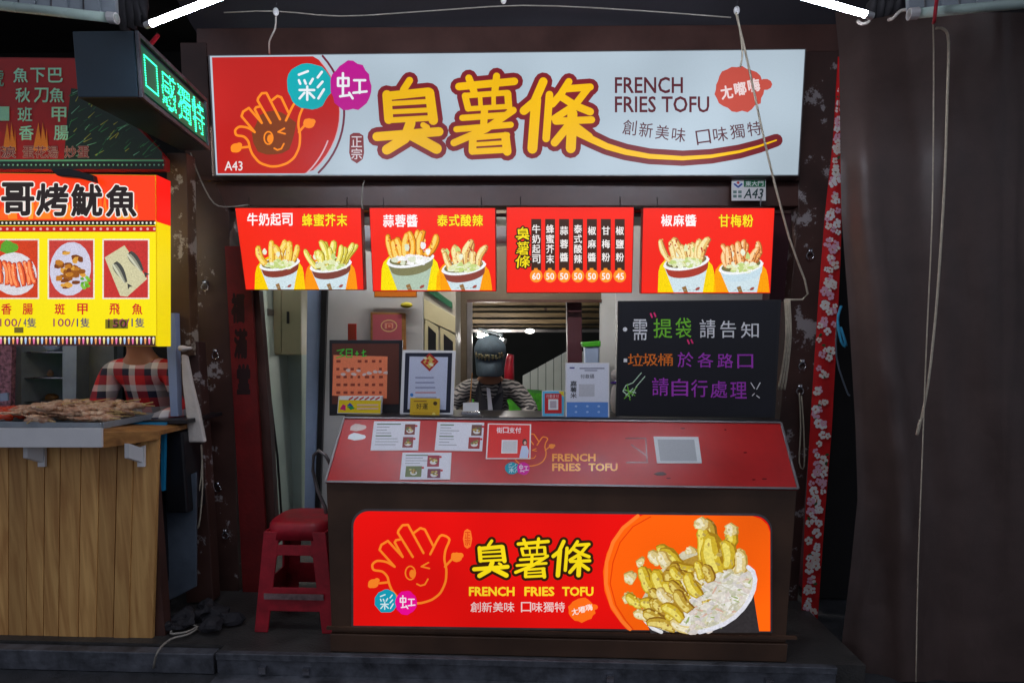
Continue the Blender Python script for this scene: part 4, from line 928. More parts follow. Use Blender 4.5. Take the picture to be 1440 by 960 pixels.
while y < 880:
    a, b = itp(Lx,y), itp(Rx,y)
    if b - a > 8 or rd.random() < .4:
        for k in range(rd.randint(1, 3)):
            x = rd.uniform(a+3, b-3); yy = y + rd.uniform(-6, 6); r_ = min(rd.uniform(3, 5.6), (b-a)*.3); c = rd.choice([(232,222,214),(236,228,226),(226,170,190),(230,210,200)])
            x = min(max(x, a+r_*1.4), b-r_*1.4)
            for j in range(5): t = j*1.2566+rd.random(); m.ell(x+r_*.75*math.cos(t), yy+r_*.8*math.sin(t), r_*.55, r_*.55, c, n=8)
            m.ell(x, yy, r_*.2, r_*.2, (200,120,60), n=6)
        if rd.random() < .4: m.ell(rd.uniform(a+4,b-4) if b-a > 10 else (a+b)/2, y+9, 3, 1.8, (50,90,50), rot=rd.uniform(0,180), n=7)
    y += rd.uniform(8, 15)
m.build('blossom_print', M['pr_flat'], fl)
# tarpaulin: a hung sheet with folds
m = MB(); LT = [(18,1174),(75,1180),(300,1183),(430,1193),(600,1203),(700,1206),(800,1196),(900,1184),(948,1180)]
ys = [18 + 940*i/70 for i in range(71)]; nb = 70
for y in ys:
    for k in range(nb):
        u = k/(nb-1); x = itp(LT, y) + (1640-itp(LT, y))*u; v = (y-18)/930
        Yd = 2.78 + .30*max(0,1-v/.22)*max(0,1-u/.5) - .30*u + .05*math.exp(-((u-.0)/.05)**2)
        f = .045*math.exp(-((u-(.07+.14*v**1.6))/.045)**2)*math.sin(min(1, v*2)*math.pi*.5)
        f -= .025*math.exp(-((u-(.19+.09*v))/.06)**2)
        f += .03*math.exp(-((u-(.34-.10*v))/.05)**2)*(1-v*.5) + .012*math.sin(u*19+v*3.2)*(.4+.6*v)*.5
        f += .03*noise.noise(Vector((u*7, v*1.6, 1.3))) + .006*noise.noise(Vector((u*17, v*7, 4)))
        f += .012*math.sin(u*34 - v*5 + 2*math.sin(v*4)) * math.exp(-u*2.2)
        for k_, (cu, cv) in enumerate(((.12,.55),(.14,.66),(.16,.79))):      # shallow swags below the tie
            dd = v - cv - 9*(u-cu)**2; f += .010*math.exp(-(dd/.03)**2)*math.exp(-((u-cu)/.10)**2)
        m.v.append(at(x, y, Yd - f))
for i in range(70):
    for k in range(nb-1): a = i*nb+k; m.f.append([a, a+1, a+nb+1, a+nb]); m.m.append(0); m.c.append((1,1,1,1))
tag(m.build('tarpaulin', M['tarp'], smooth=True), 'large brown tarpaulin hanging in heavy folds at the right', 'tarpaulin')
tag(MB().box((1.66, 3.6, -.11), (3.6, 3.65, 3.2)).build('gap_backdrop', M['dark']), 'black partition in the gap behind the tarpaulin', 'wall')  # added black sheet, stands in for the darkness of the open gap
def rope(pts, r_, label, mt='rope', name='rope', sub=3, group=None):
    P = [Vector(p) for p in pts]; Q = []
    for i in range(len(P)-1):
        p0, p1, p2, p3 = P[max(i-1,0)], P[i], P[i+1], P[min(i+2,len(P)-1)]
        for k in range(sub):
            t = k/sub; Q.append(.5*((2*p1)+(p2-p0)*t+(2*p0-5*p1+4*p2-p3)*t*t+(3*p1-p0-3*p2+p3)*t**3))
    Q.append(P[-1]); o = MB().tube(Q, r_, 7).build(name, M[mt], smooth=True); return tag(o, label, 'rope' if 'rope' in name else name.split('_')[-1], group)
rope([at(1035,18,2.95), at(1052,90,2.97), at(1080,220,3.02), at(1110,335,3.05), at(1136,413,3.08), at(1104,421,3.05)], .0048, 'tan rope running diagonally across the right end of the big sign')
rope([at(1037,22,2.94), at(1041,45,2.94), at(1044,75,2.95), at(1041,95,2.96)], .004, 'short loose end beside the diagonal tan rope near its top hook')
for i, dx in enumerate((0, 3, 6)):
    rope([at(1104+dx,421,3.04-.01*i), at(1106+dx,470,3.03), at(1100+dx*1.2,520,3.03), at(1094+dx*1.5,548,3.03)], .005, ['left strand of the pale rope hank hanging beside the blackboard','middle strand of the pale rope hank beside the blackboard','right strand of the pale rope hank beside the blackboard'][i], group='strands of the rope hank')
rope([at(1124,552,3.25), at(1126,600,3.25), at(1124,650,3.25), at(1131,655,3.24), at(1130,600,3.24), at(1127,556,3.24)], .0035, 'thin looped cord hanging on the right post beside the counter', name='rope')
rope([at(1312,28,2.45), at(1313,100,2.45), at(1311,300,2.45), at(1303,480,2.43), at(1297,640,2.4), at(1291,800,2.38), at(1288,958,2.36)], .0024, 'thin long straight cord falling in front of the tarpaulin to the ground')
rope([at(1316,40,2.45), at(1328,42,2.45), at(1334,60,2.45), at(1332,140,2.44), at(1329,240,2.44), at(1324,330,2.43), at(1316,440,2.43), at(1305,540,2.42), at(1293,600,2.42), at(1289,611,2.42), at(1294,590,2.42)], .0045, 'thick pale looped rope hanging in front of the tarpaulin')
rope([at(1183,430,2.95), at(1178,450,2.95), at(1183,480,2.95), at(1190,486,2.95), at(1182,460,2.95)], .006, 'light blue rope tied at the edge of the tarpaulin', 'bluerope')
rope([at(1178,440,2.96), at(1176,500,2.96), at(1190,548,2.96), at(1195,556,2.95)], .004, 'thin dark blue string under the light blue rope', 'canister', 'string')
rope([at(315,18,3.0), at(388,16,3.0), at(480,23,3.02), at(600,16,3.0), at(735,8,2.98), at(880,14,2.98), at(1028,25,2.97)], .0026, 'thin pale wire strung across above the sign', 'cable', 'wire')
rope([at(388,20,3.02), at(387,40,3.04), at(379,58,3.08), at(379,76,3.15)], .004, 'white lead dropping from the wire to the sign top', 'offwhite', 'lead')
rope([at(268,215,3.2), at(283,255,3.2), at(301,286,3.2), at(322,291,3.2), at(350,288,3.22)], .0035, 'thin grey lead sagging below the left end of the sign', 'cable', 'lead')
rope([at(513,254,3.26), at(510,262,3.2), at(509,285,3.15), at(510,294,3.12)], .003, 'short grey wire from beam to the first lightbox', 'cable', 'wire')
for (x,y) in ((388,17),(1036,15),(708,0)):
    t = thing('ceiling_hook', {388:'white clip holding the wire left above the sign',1036:'metal hook at the top of the diagonal tan rope',708:'small white clip above the middle of the sign'}[x], 'hook', at(x,y,2.99))
    MB().blob(at(x,y,2.99), (.014,.01,.018)).build('clip', M['white'], t, smooth=True); MB().tube([at(x,y,2.99), at(x+1,y-14,3.0)], .003, 6).build('stem', M['chrome'], t)

# ------------------------------------------------------------------ awning and tube lamps
aw = thing('awning', 'dark grey fabric awning over the stall front behind the tube lamps', 'awning', (0, 3.4, 2.9))
m = MB(); n = 40; rows = []
prof = [(3.42, 2.55), (3.40, 2.90), (3.36, 2.98), (3.1, 3.06), (2.7, 3.13), (2.2, 3.18), (1.4, 3.2), (.4, 3.2)]
for j, (yy, zz) in enumerate(prof):
    for i in range(n+1):
        x = -1.75 + 3.7*i/n; m.v.append(Vector((x, yy + .02*noise.noise(Vector((x*3, j*.6, 0))), zz + .03*noise.noise(Vector((x*2.2, j*.5, 2))) + (.03*abs(math.sin(x*2.4)) if j > 2 else 0))))
for j in range(len(prof)-1):
    for i in range(n): a = j*(n+1)+i; m.f.append([a, a+1, a+n+2, a+n+1]); m.m.append(0); m.c.append((1,1,1,1))
m.build('fabric', M['awn'], aw, smooth=True)
ZT = 2.52
pA, pB = atz(214,33,ZT), atz(330,-12,ZT); pB = pA + (pB-pA).normalized()*1.2
lampth('tube_lamp', 'lit white tube lamp under the awning at the upper left, above the LED sign', pA, pB, .010, M['tube'], 'lit tube lamps under the awning', False)
pC, pD = atz(1216,20,ZT), atz(1112,-10,ZT); pD = pC + (pD-pC).normalized()*1.2
lampth('tube_lamp', 'lit white tube lamp under the awning at the upper right, beside the tarpaulin top', pC, pD, .010, M['tube'], 'lit tube lamps under the awning', False)
# neighbours' roofs
for (q, lab, side) in (([(-20,-30),(162,-14),(164,24),(-20,4)], 'corrugated steel roof edge with an unlit tube at the top left', 0), ([(1276,-20),(1470,-40),(1470,0),(1278,18)], 'pale steel roof edge with an unlit tube at the top right', 1)):
    t = thing('roof_edge', lab, 'roof edge', at(*q[3], 2.4)); 
    for i in range(8):
        f = qmap(q); MB().plate([f(i/8+.003,0), f((i+1)/8-.006,0), f((i+1)/8-.006,.93), f(i/8+.003,.93)], 2.4 + .01*(i % 2), .02).build('panel', M['galv'], t, bevel=.003)
    f = qmap(q); p, q_ = at(*f(0,1.06), 2.37), at(*f(1,1.06), 2.37)
    MB().tube([p, q_], .016, 12).build('tube', M['offtube'], t, smooth=True)
    MB().tube([p, p+(q_-p).normalized()*.03], .019, 12).build('end_cap', M['white'], t); MB().tube([q_, q_-(q_-p).normalized()*.03], .019, 12).build('end_cap', M['white'], t)
rope([at(1319,-8,2.34), at(1316,10,2.34), at(1314,28,2.34), at(1313,32,2.36)], .006, 'short red tie on the roof edge at the upper right', 'red', 'tie')
rope([at(1278,14,2.42), at(1266,16,2.42), at(1256,26,2.42), at(1250,28,2.45)], .006, 'white lead at the end of the upper right unlit tube', 'offwhite', 'lead')
rope([at(1218,18,2.5), at(1222,30,2.5), at(1212,34,2.5), at(1206,30,2.52)], .006, 'pale lead curling below the right lit tube lamp', 'offwhite', 'lead')
rope([at(222,50,2.6), at(214,60,2.55), at(209,66,2.5)], .008, 'short red plug lead above the LED sign', 'red', 'plug')
bun = thing('cable_bundle', 'dark bundle of rolled cloth hanging between roof edge and left tube lamp', 'bundle', at(185, 45, 2.7))
for i, x in enumerate((172,182,192,200)): MB().tube([at(x,-20,2.7+.02*i), at(x+2,10,2.7), at(x+4,44-3*i,2.72)], .02, 8).build('roll', M['black'], bun, smooth=True)
b2 = thing('cable_bundle', 'dark bundle of rolled cloth right of the right lit tube lamp', 'bundle', at(1240, 30, 2.7))
for i, x in enumerate((1228,1240,1252,1262)): MB().tube([at(x,-20,2.72), at(x-2,5,2.7), at(x-5,28-3*i,2.72)], .02, 8).build('roll', M['black'], b2, smooth=True)

# ------------------------------------------------------------------ left neighbour stall
# upper red signboard
us = thing('upper_signboard', 'dark red signboard listing fish dishes in pale green characters, upper left', 'signboard', at(100, 238, 2.95))
PU = PY(2.95)
MB().plate([(-90,80),(112,82),(232,222),(232,239),(-90,239)], PU, .04, off=-.001).build('panel', M['darkred'], us)
m = MB().on(PU); m.L(.3); m.poly([(-60,82),(110,84),(228,222),(228,226),(-60,226)], (170, 16, 10)); m.L(.7)
rd = random.Random(3)
m.poly([(100,124),(130,130),(180,168),(228,214),(228,224),(90,224),(94,170)], (16, 44, 30)); m.L(1)
for i in range(120):
    x = rd.uniform(94, 222); y = rd.uniform(130, 222)
    if y < 130 + (x-105)*.75 and x > 110: continue
    m.seg2((x,y),(x+rd.uniform(4,13),y-rd.uniform(3,12)),1.3,.5,rd.choice([(60,140,80),(120,190,150),(40,100,60),(180,180,60),(26,70,44)]),3)
m.L(3)
for (x,w_) in ((12,8),(18,5),(56,10),(62,6)): m.poly([(x-w_,212),(x-2,172),(x+2,200),(x+w_*.6,180),(x+w_,212)], (230, 130, 20))
G_ = (170, 236, 200); m.L(3.6)
for st_, xs_, y_ in (('魚下巴',(19,43,68),96),('秋刀魚',(22,48,70),124),('班甲',(25,73),151),('香腸',(27,76),177)):
    for ch, x in zip(st_, xs_): m.text(ch, (x, y_, x+20, y_+20), G_, .02)
m.text('號', (-16,98,5,122), (110,170,140), .01); m.rect(-10,150,13,170,(150,214,180)); m.L(4); m.text('24', (-8,154,10,167), (20,70,50), .02)
m.text('麵淚', (-20,206,22,222), (120,20,30), .0, outline=(190,160,150), ow=.035); 
for ch, x in zip('蛋花湯炒蛋', (32,49,66,91,109)): m.L(4); m.text(ch, (x,206,x+16,222), (140,24,30), .0, outline=(190,160,150), ow=.035)
m.L(1.5); m.rect(-60,226,230,238,(12,26,20)); m.L(2); m.rect(-60,224.5,230,227,(90,170,130))
for i in range(40): m.ell(-20+i*6.4, 232, 1.4, 1.4, (130,190,160), n=6)
m.build('print', M['pr_flat'], us)
# LED sign
p0, p1 = at(190,43,2.4), at(192,137,2.4); zt_, zb_ = p0.z, p1.z; xn = (p0.x+p1.x)/2
pf = atz(291,212,zb_); near = Vector((xn, 2.4, 0)); far = Vector((pf.x, pf.y, 0)); d = (far-near).normalized(); bk = Vector((at(106,100,2.4).x - xn, 0, 0))
ls = thing('led_sign', 'black box sign with glowing green LED characters, angled at the upper left', 'LED sign', Vector((xn, 2.4, zb_)))
P = [near, far, far+bk*.55, near+bk]
MB().prism([Vector((p.x,p.y,zb_)) for p in P], (0,0,zt_-zb_)).build('box', M['tealbox'], ls, bevel=.004)
nrm = Vector((d.y, -d.x, 0)).normalized(); LP_ = Pl(near + nrm*.004 + Vector((0,0,zb_)), nrm)
if LP_.n.dot(nrm) < 0: nrm = -nrm
e = nrm*.004; h_ = zt_-zb_; Lw = (far-near).length
def lq(u, v): return near + d*(u*Lw) + Vector((0,0,zb_+v*h_)) + e
MB().prism([lq(.03,.14), lq(.97,.14), lq(.97,.86), lq(.03,.86)], nrm*.003).build('screen', M['ledoff'], ls)
for (u0,v0,u1,v1) in ((0,0,1,.07),(0,.93,1,1),(0,.07,.025,.93),(.975,.07,1,.93)): MB().prism([lq(u0,v0), lq(u1,v0), lq(u1,v1), lq(u0,v1)], nrm*.012).build('frame', M['steel'], ls, bevel=.001)
m = MB(); G = 17
for ci, ch in enumerate('口感獨特'):
    V, bbx = glyphs(ch, 0.0); Fc = glyphs_faces[ch]; (X0,X1),(Y0,Y1) = bbx
    if ch == '口': on = {(i,j) for i in range(G) for j in range(G) if (i in (2,14) and 2 <= j <= 14) or (j in (2,14) and 2 <= i <= 14)}
    else:
        on = set()
        for fc in Fc:
            T = [((V[i][0]-X0)/(X1-X0)*(G-1), (V[i][1]-Y0)/(Y1-Y0)*(G-1)) for i in fc]
            for k in range(1, len(T)-1):
                a, b, c = T[0], T[k], T[k+1]; D = (b[0]-a[0])*(c[1]-a[1])-(c[0]-a[0])*(b[1]-a[1])
                if abs(D) < 1e-9: continue
                for i in range(int(min(a[0],b[0],c[0])), int(max(a[0],b[0],c[0]))+2):
                    for j in range(int(min(a[1],b[1],c[1])), int(max(a[1],b[1],c[1]))+2):
                        s_ = ((i-a[0])*(c[1]-a[1])-(c[0]-a[0])*(j-a[1]))/D; t_ = ((b[0]-a[0])*(j-a[1])-(i-a[0])*(b[1]-a[1]))/D
                        if s_ >= -.02 and t_ >= -.02 and s_+t_ <= 1.02: on.add((i,j))
    for (i, j) in on:
        if i >= G or j >= G: continue
        u = .05 + (ci + (i+.5)/G*.94)*.228; v = .17 + (j+.5)/G*.66; q = near + d*(u*Lw) + Vector((0,0,zb_+v*h_)) + e + nrm*.0035
        s_ = d*(Lw*.228/G*.27); z_ = Vector((0,0,h_*.66/G*.27)); m.prism([q-s_-z_, q+s_-z_, q+s_+z_, q-s_+z_], nrm*.002)
m.build('led_dots', M['led'], ls, kind='stuff')
# bright yellow menu box
ym = thing('menu_lightbox', 'bright yellow and red lightbox with three food pictures and prices, at the left', 'menu sign', at(120, 488, 2.62))
PYm = PY(2.60); bp_ = [(-70,242),(219,246),(221,487),(-70,484)]
MB().plate(bp_, PYm, .10, off=-.001).build('box', mat('yellow_side',(240,210,0),.4,.05), ym, bevel=.002)
m = MB().on(PYm); m.L(.2); m.poly([(-70,243),(218,247),(219,311),(-70,309)], (250,60,14)); m.poly([(-70,309.2),(219,311.2),(220,486),(-70,483)], (252,232,0))
m.build('face', M['face_menu'], ym)
q0, q1, q2, q3 = hit(219,246,PYm), hit(220,487,PYm), hit(220,487,PYm)+Vector((0,.1,0)), hit(219,246,PYm)+Vector((0,.1,0))
PS = Pl(q0 + Vector((.003,0,0)), (1,0,0)); m = MB().on(PS)
k = .265; A = q0 + (q1-q0)*k; Bp = q3 + (q2-q3)*k; o_ = Vector((.003,0,0))
m.add([q0+o_, q3+o_, Bp+o_, A+o_], [(0,1,2,3)], 0, lin((246,20,10))); m.add([A+o_, Bp+o_, q2+o_, q1+o_], [(0,1,2,3)], 0, lin((240,214,0))); m.build('side_face', M['pr_menu'], ym)
m = MB().on(PYm); m.L(.6); rd = random.Random(4)
for i in range(26):
    x = rd.uniform(-10, 215); m.poly([(x-6,308),(x-2,rd.uniform(262,290)),(x+1,296),(x+4,rd.uniform(272,296)),(x+7,308)], rd.choice([(255,130,20),(255,96,16),(255,160,40)]))
m.L(1.6); m.rect(-70,310,218,317,(30,24,20)); m.rect(-70,318,219,326,(190,20,16)); m.L(2)
for i in range(42): m.ell(-20+i*5.8, 313.5, 1.6, 1.6, (240,240,220), n=6); 
for i in range(26): m.ell(-18+i*9.4, 322, 1.9, 1.9, (230,190,180), n=6)
m.L(1.6); m.rect(-70,472,219,486,(60,30,30)); m.L(2)
for i in range(42):
    x = -22+i*5.8; c = [(236,120,170),(240,220,140),(170,200,240),(240,160,90)][i % 4]; m.seg2((x,476),(x,483),3.4,1.6,c,4); m.ell(x,475,1.4,1.4,(250,245,240),n=6)
m.build('border_print', M['pr_menu'], ym)
m = MB().on(PYm); m.L(1.8)
for i, ch in enumerate('哥烤魷魚'): m.L(1.8); m.text(ch, (3+i*49,258+i*1,47+i*48,302+i*.6), (36,26,24), .032, outline=(246,240,232), ow=.035)
m.L(3)
for st_, x0, x1, n_ in (('香腸',2,46,'100/4隻'),('斑甲',77,123,'100/1隻'),('飛魚',154,200,'150/1隻')):
    m.text(st_[0], (x0,427,x0+14,442), (206,30,30), .025); m.text(st_[1], (x1-14,427,x1,442), (206,30,30), .025)
    a, b = n_.split('/'); m.text(a+'/', (x0-2,448,x0+28,459), (150,60,90), .01); m.text(b[0], (x0+31,448,x0+(35 if b[0]=='4' else 32.6),459), (60,50,110), .012); m.text(b[1], (x0+36,447,x0+49,460), (60,50,110), .01)
m.L(2.4); m.rect(148,449,180,462,(120,110,20)); m.L(3.6); m.text('150', (152,450,178,461), (60,50,20), .015)
m.rect(20,460,33,468,(110,96,30))
m.build('lettering', M['pr_menu'], ym)
m = MB().on(PYm); rd = random.Random(9)
for k, x0 in enumerate((-10, 68, 145)):
    m.L(1.2); m.poly([(x0-1,336),(x0+65,336),(x0+65,420.5),(x0-1,420.5)], (236,226,210)); m.L(1.5); m.poly([(x0+1,338),(x0+63,338),(x0+63,418.5),(x0+1,418.5)], ((206,60,20),(196,60,50),(196,50,44))[k]); m.L(1.9)
    if k == 0:
        m.ell(x0+30,385,32,30,(220,216,222),rot=20,n=20); m.ell(x0+22,348,12,9,(90,160,40),n=14,jag=.25)
        for i in range(7): m.L(2.4+i*.1); fry(m, x0+12+i*8, 404-abs(i-3)*1.5, -6-i*1.5, 34, 9, [(255,150,90),(226,84,40),(150,40,20),(255,190,150)], rd)
    if k == 1:
        m.ell(x0+31,378,29,38,(206,204,224),rot=8,n=20)
        for i in range(60): m.L(2.5); a = rd.random()*6.28; q_ = rd.random(); m.L(2.4+i*.05); m.ell(x0+31+q_*18*math.cos(a), 380+q_*29*math.sin(a), rd.uniform(3,7), rd.uniform(2.5,5), rd.choice([(190,120,30),(150,84,16),(220,160,60),(120,60,16)]), n=8, jag=.2, seed=i)
        for i in range(12): m.L(4.6); m.ell(x0+52+rd.uniform(-6,6), 398+rd.uniform(-8,8), 3, 2.4, rd.choice([(90,160,40),(130,190,60)]), n=7, jag=.3, seed=i)
    if k == 2:
        m.poly([(x0+2,362),(x0+30,345),(x0+62,392),(x0+34,417),(x0+24,416)], (206,200,160))
        for (fx,fy,a_) in ((14,366,58),(34,352,52)):
            c_, s_ = math.cos(math.radians(a_)), math.sin(math.radians(a_)); m.L(2.6 + fx*.02)
            for (o, wd, c) in ((0,13,(70,70,66)),(2.2,7,(150,150,130)),(3.4,3,(206,206,180))):
                B2 = []
                for t_ in range(11): u = t_/10; B2.append((u*40, wd*.5*math.sin(math.pi*min(1,u*1.02)**.7)))
                L2 = [(x,-y) for x,y in reversed(B2)]; m.poly([(x0+fx+x*c_-(y+o)*s_, fy+x*s_+(y+o)*c_) for x,y in B2[1:-1]+L2[1:-1]], c)
            m.poly([(x0+fx+x*c_-y*s_, fy+x*s_+y*c_) for x,y in ((38,0),(46,-4),(44,0),(46,4))], (60,60,58)); m.ell(x0+fx+5*c_, fy+5*s_, 1.3, 1.3, (20,20,20), n=6)
m.build('food_picture', M['pr_pic'], ym)
# dark clamp over the lightbox top
tag(MB().plate([(70,238),(95,236),(130,246),(132,256),(110,250),(80,247)], 2.56, .03).build('clamp', M['blackp'], bevel=.004), 'black clamp on the top edge of the yellow lightbox', 'clamp')
# shared posts between stalls
tag(MB().plate([(234,215),(262,215),(268,500),(236,500)], 3.05, .08).build('market_post', M['peel2'], bevel=.004), 'worn yellowish brown post right of the yellow lightbox', 'post')
tag(MB().plate([(240,480),(278,480),(300,845),(262,848)], 3.1, .08).build('market_post', M['peel'], bevel=.004), 'dark peeling lower post behind the hanging white cloth', 'post')
tag(MB().plate([(232,440),(246,440),(250,585),(240,585)], 3.0, .04).build('blue_sheet', M['bluegrey']), 'narrow pale blue sheet beside the plaid shirt', 'panel')
# hanging white cloth bag
m = MB(); Q = [(254,498),(262,500),(270,540),(280,580),(288,622),(264,622),(262,590),(256,540)]
m.plate(Q, 2.98, .025); tag(m.build('hanging_bag', M['offwhite'], bevel=.008), 'limp white plastic bag hanging on the peeling post', 'bag')
tag(MB().blob(at(261,490,2.97), (.03,.02,.014), amp=.9, fr=30).build('crumpled_bag', M['offwhite'], smooth=True), 'small crumpled white bag on top of the hanging bag', 'bag')
rope([at(283,625,3.05), at(285,680,3.05), at(281,730,3.05), at(277,742,3.05), at(276,715,3.05), at(283,670,3.05), at(284,640,3.05)], .004, 'looped white cord hanging on the peeling lower post')
# counter with planks
lc = thing('plank_counter', 'neighbouring counter clad in vertical pine boards', 'counter', at(110, 905, 2.72))
xs_ = [-120,-84,-48,-12,12,38,63,85,114,140,165,188,223]
for a, b in zip(xs_, xs_[1:]):
    sh_ = lambda x, y: x - (y-620)*.03*(x/223)
    MB().plate([(a+.5,626),(b-.5,620 if b < 200 else 612),(sh_(b,905)-.5,905),(sh_(a,905)+.5,905)], 2.72 + random.Random(a).uniform(-.003,.003), .02).build('plank', M['plank'], lc, bevel=.002)
p = at(222, 620, 2.72); MB().box((-3.4, 2.745, -.1), (p.x-.05, 2.80, at(100,625,2.72).z)).build('core', M['brown'], lc)
MB().prism([at(-120,603,2.60), at(143,603,2.60), at(222,606,2.74), at(222,606,2.74)+Vector((0,.28,0)), at(-120,603,2.60)+Vector((0,.5,0))], (0,0,-.02)).build('table_top', M['plankh'], lc)
MB().plate([(-120,602),(143,602),(143,629),(-120,629)], 2.59, .012).build('white_edge', M['white'], lc, bevel=.002)
MB().prism([at(144,607,2.60), at(224,606,2.72), at(224,618,2.72), at(144,630,2.60)], Vector((-.005,.02,0))).build('edge_board', M['plankh'], lc, bevel=.002)
for x in (58, 198):
    MB().plate([(x-5,630),(x+5,626),(x+5,656),(x-5,656)], 2.70, .012).build('bracket', M['white'], lc)
    MB().prism([at(x-3,630,2.69), at(x+3,630,2.69), at(x+3,650,2.70), at(x-3,650,2.70)], Vector((-.03,-.05,.03))).build('bracket_arm', M['white'], lc)
# tray of squid skewers
zt2 = at(40, 603, 2.62).z + .004
tr = thing('steel_tray', 'flat steel tray of grilled skewers on the planked counter', 'tray', at(90, 600, 2.75))
tA, tB = at(0,603,2.62), at(143,603,2.62); xr_ = at(143,600,2.62).x
MB().box((xr_-.52, 2.62, zt2), (xr_+.0, 3.02, zt2+.006)).build('base', M['galv'], tr)
for (a, b) in (((xr_-.52,2.615,zt2),(xr_,2.625,zt2+.028)),((xr_-.52,3.01,zt2),(xr_,3.02,zt2+.028)),((xr_-.005,2.625,zt2),(xr_+.005,3.01,zt2+.028)),((xr_-.525,2.625,zt2),(xr_-.515,3.01,zt2+.028))): MB().box(a, b).build('rim', M['galv'], tr, bevel=.002)
rd = random.Random(17)
def skewer_mesh(seed):
    r = random.Random(seed); m = MB()
    for k in range(5):
        x = k*.03; m.blob((x, r.uniform(-.008,.008), .012), (.024, r.uniform(.024,.036), .014), amp=.6, fr=50, seg=10)
    for k in range(6):
        y = -.024+k*.0095; m.tube([(-.005,y,.012), (-.03,y*1.3+r.uniform(-.006,.006),.016), (-.055,y*1.5+r.uniform(-.01,.01),.012+r.uniform(0,.01)), (-.068,y*1.4,.02)], .0055, 6, r2=.002)
    return m
protos = []
labs = ['nearest the front rim','at the right rear corner','at the left rear','in the second row','under the pile in the middle','crosswise on top','at the left front','beside the right rim','with its stick pointing up right','with long curled tentacles']
for i in range(30):
    x = xr_ - .10 - .36*((i*7) % 30)/29; y = 2.67 + .28*(i/29); z = zt2+.012 + .02*(i % 3) + .014
    t = thing('squid_skewer', 'browned squid skewer piled in the steel tray', 'skewer', (x, y, z), 'squid skewers in the steel tray')
    t.rotation_euler = (rd.uniform(-.2,.2), rd.uniform(-.15,.1), rd.uniform(-1.2,1.3))
    if i < 4:
        b = skewer_mesh(i).build('squid', M['meat'], None, smooth=True); b.parent = t
        s_ = MB().tube([(.0,0,.012),(.21,0,.016)], .0028, 6).build('stick', mat('bamboo',(210,180,120),.6) if i == 0 else bpy.data.materials['bamboo'], None); s_.parent = t; protos.append((b, s_))
    else:
        for o in protos[i % 4]: c = o.copy(); C.objects.link(c); c.parent = t
# sausages
for i in range(7):
    x = at(0,590,2.8).x - .1 + .0; p0_ = Vector((at(38,585,2.80).x - .02*(i % 2), 2.72+.035*i, zt2+.03+.018*(i % 2)))
    o = MB().tube([p0_ + Vector((-.20,0,0)), p0_+Vector((-.19,0,.003)), p0_+Vector((-.1,0,.008)), p0_+Vector((-.01,0,.003)), p0_], lambda t: .016*(.35+.65*min(1, math.sin(math.pi*t)*4)), 10).build('sausage', M['sausage'], smooth=True)
    tag(o, 'red sausage in the raised row left of the squid tray' if i % 2 else 'red sausage in the lower row left of the squid tray', 'sausage', 'red sausages on the planked counter')
lampth('tube_lamp', 'lit tube lamp behind the top of the yellow lightbox over the food', Vector((-3.0, 2.78, 1.98)), Vector((-1.95, 2.78, 1.98)), .013, M['stube'])
# fridge
fg2 = thing('display_fridge', 'grey glass fridge with shelves behind the planked counter', 'fridge', at(60, 600, 3.4))
MB().plate([(18,470),(30,470),(30,640),(18,640)], 3.4, .4).build('side', M['galv'], fg2)
MB().plate([(88,470),(108,470),(106,640),(88,640)], 3.4, .4).build('side', M['galv'], fg2)
MB().plate([(30,470),(88,470),(88,640),(30,640)], 3.8, .02).build('back', M['dark'], fg2)
for y in (496, 532, 566):
    MB().prism([at(30,y,3.42), at(88,y,3.42), at(88,y,3.42)+Vector((0,.36,0)), at(30,y,3.42)+Vector((0,.36,0))], (0,0,.006)).build('shelf', M['chrome'], fg2)
for (x,y,rr,c) in ((45,488,.04,'offwhite'),(68,486,.05,'bluegrey'),(42,522,.05,'offwhite'),(60,524,.045,'meat'),(72,558,.03,'plankh')):
    tag(MB().blob(at(x,y,3.6), (rr*1.3,rr,rr*.8), amp=.5, fr=14).build('food_bag', M[c], smooth=True), {45:'clear white bag on the top fridge shelf, left',68:'pale blue bag on the top fridge shelf, right',42:'white bag on the middle fridge shelf',60:'brown food bag on the middle fridge shelf',72:'tan pack on the lowest fridge shelf'}[x], 'bag')
tag(MB().plate([(108,470),(160,470),(160,640),(107,640)], 3.5, .03).build('steel_wall', mat('brushed_dark_steel',(96,100,98),.4,.25,5,.1,metal=.3)), 'dull grey steel panel between fridge and plaid shirt', 'panel')
tag(MB().plate([(160,470),(236,470),(240,620),(160,620)], 3.8, .03).build('dark_wall', M['dark']), 'black panel behind the person in plaid', 'panel')
tag(MB().plate([(-60,470),(17,470),(14,600),(-60,600)], 3.3, .03).build('patterned_cloth', mat('speckled_cloth',(60,20,40),.7,.9,50,.2,rgb2=(190,130,150))), 'dark cloth with pink speckles at the far left edge', 'cloth')
tag(MB().plate([(0,553),(10,552),(11,563),(0,564)], 3.25, .01).build('price_tag', M['bluegrey']), 'small pale tag on the speckled cloth', 'tag')
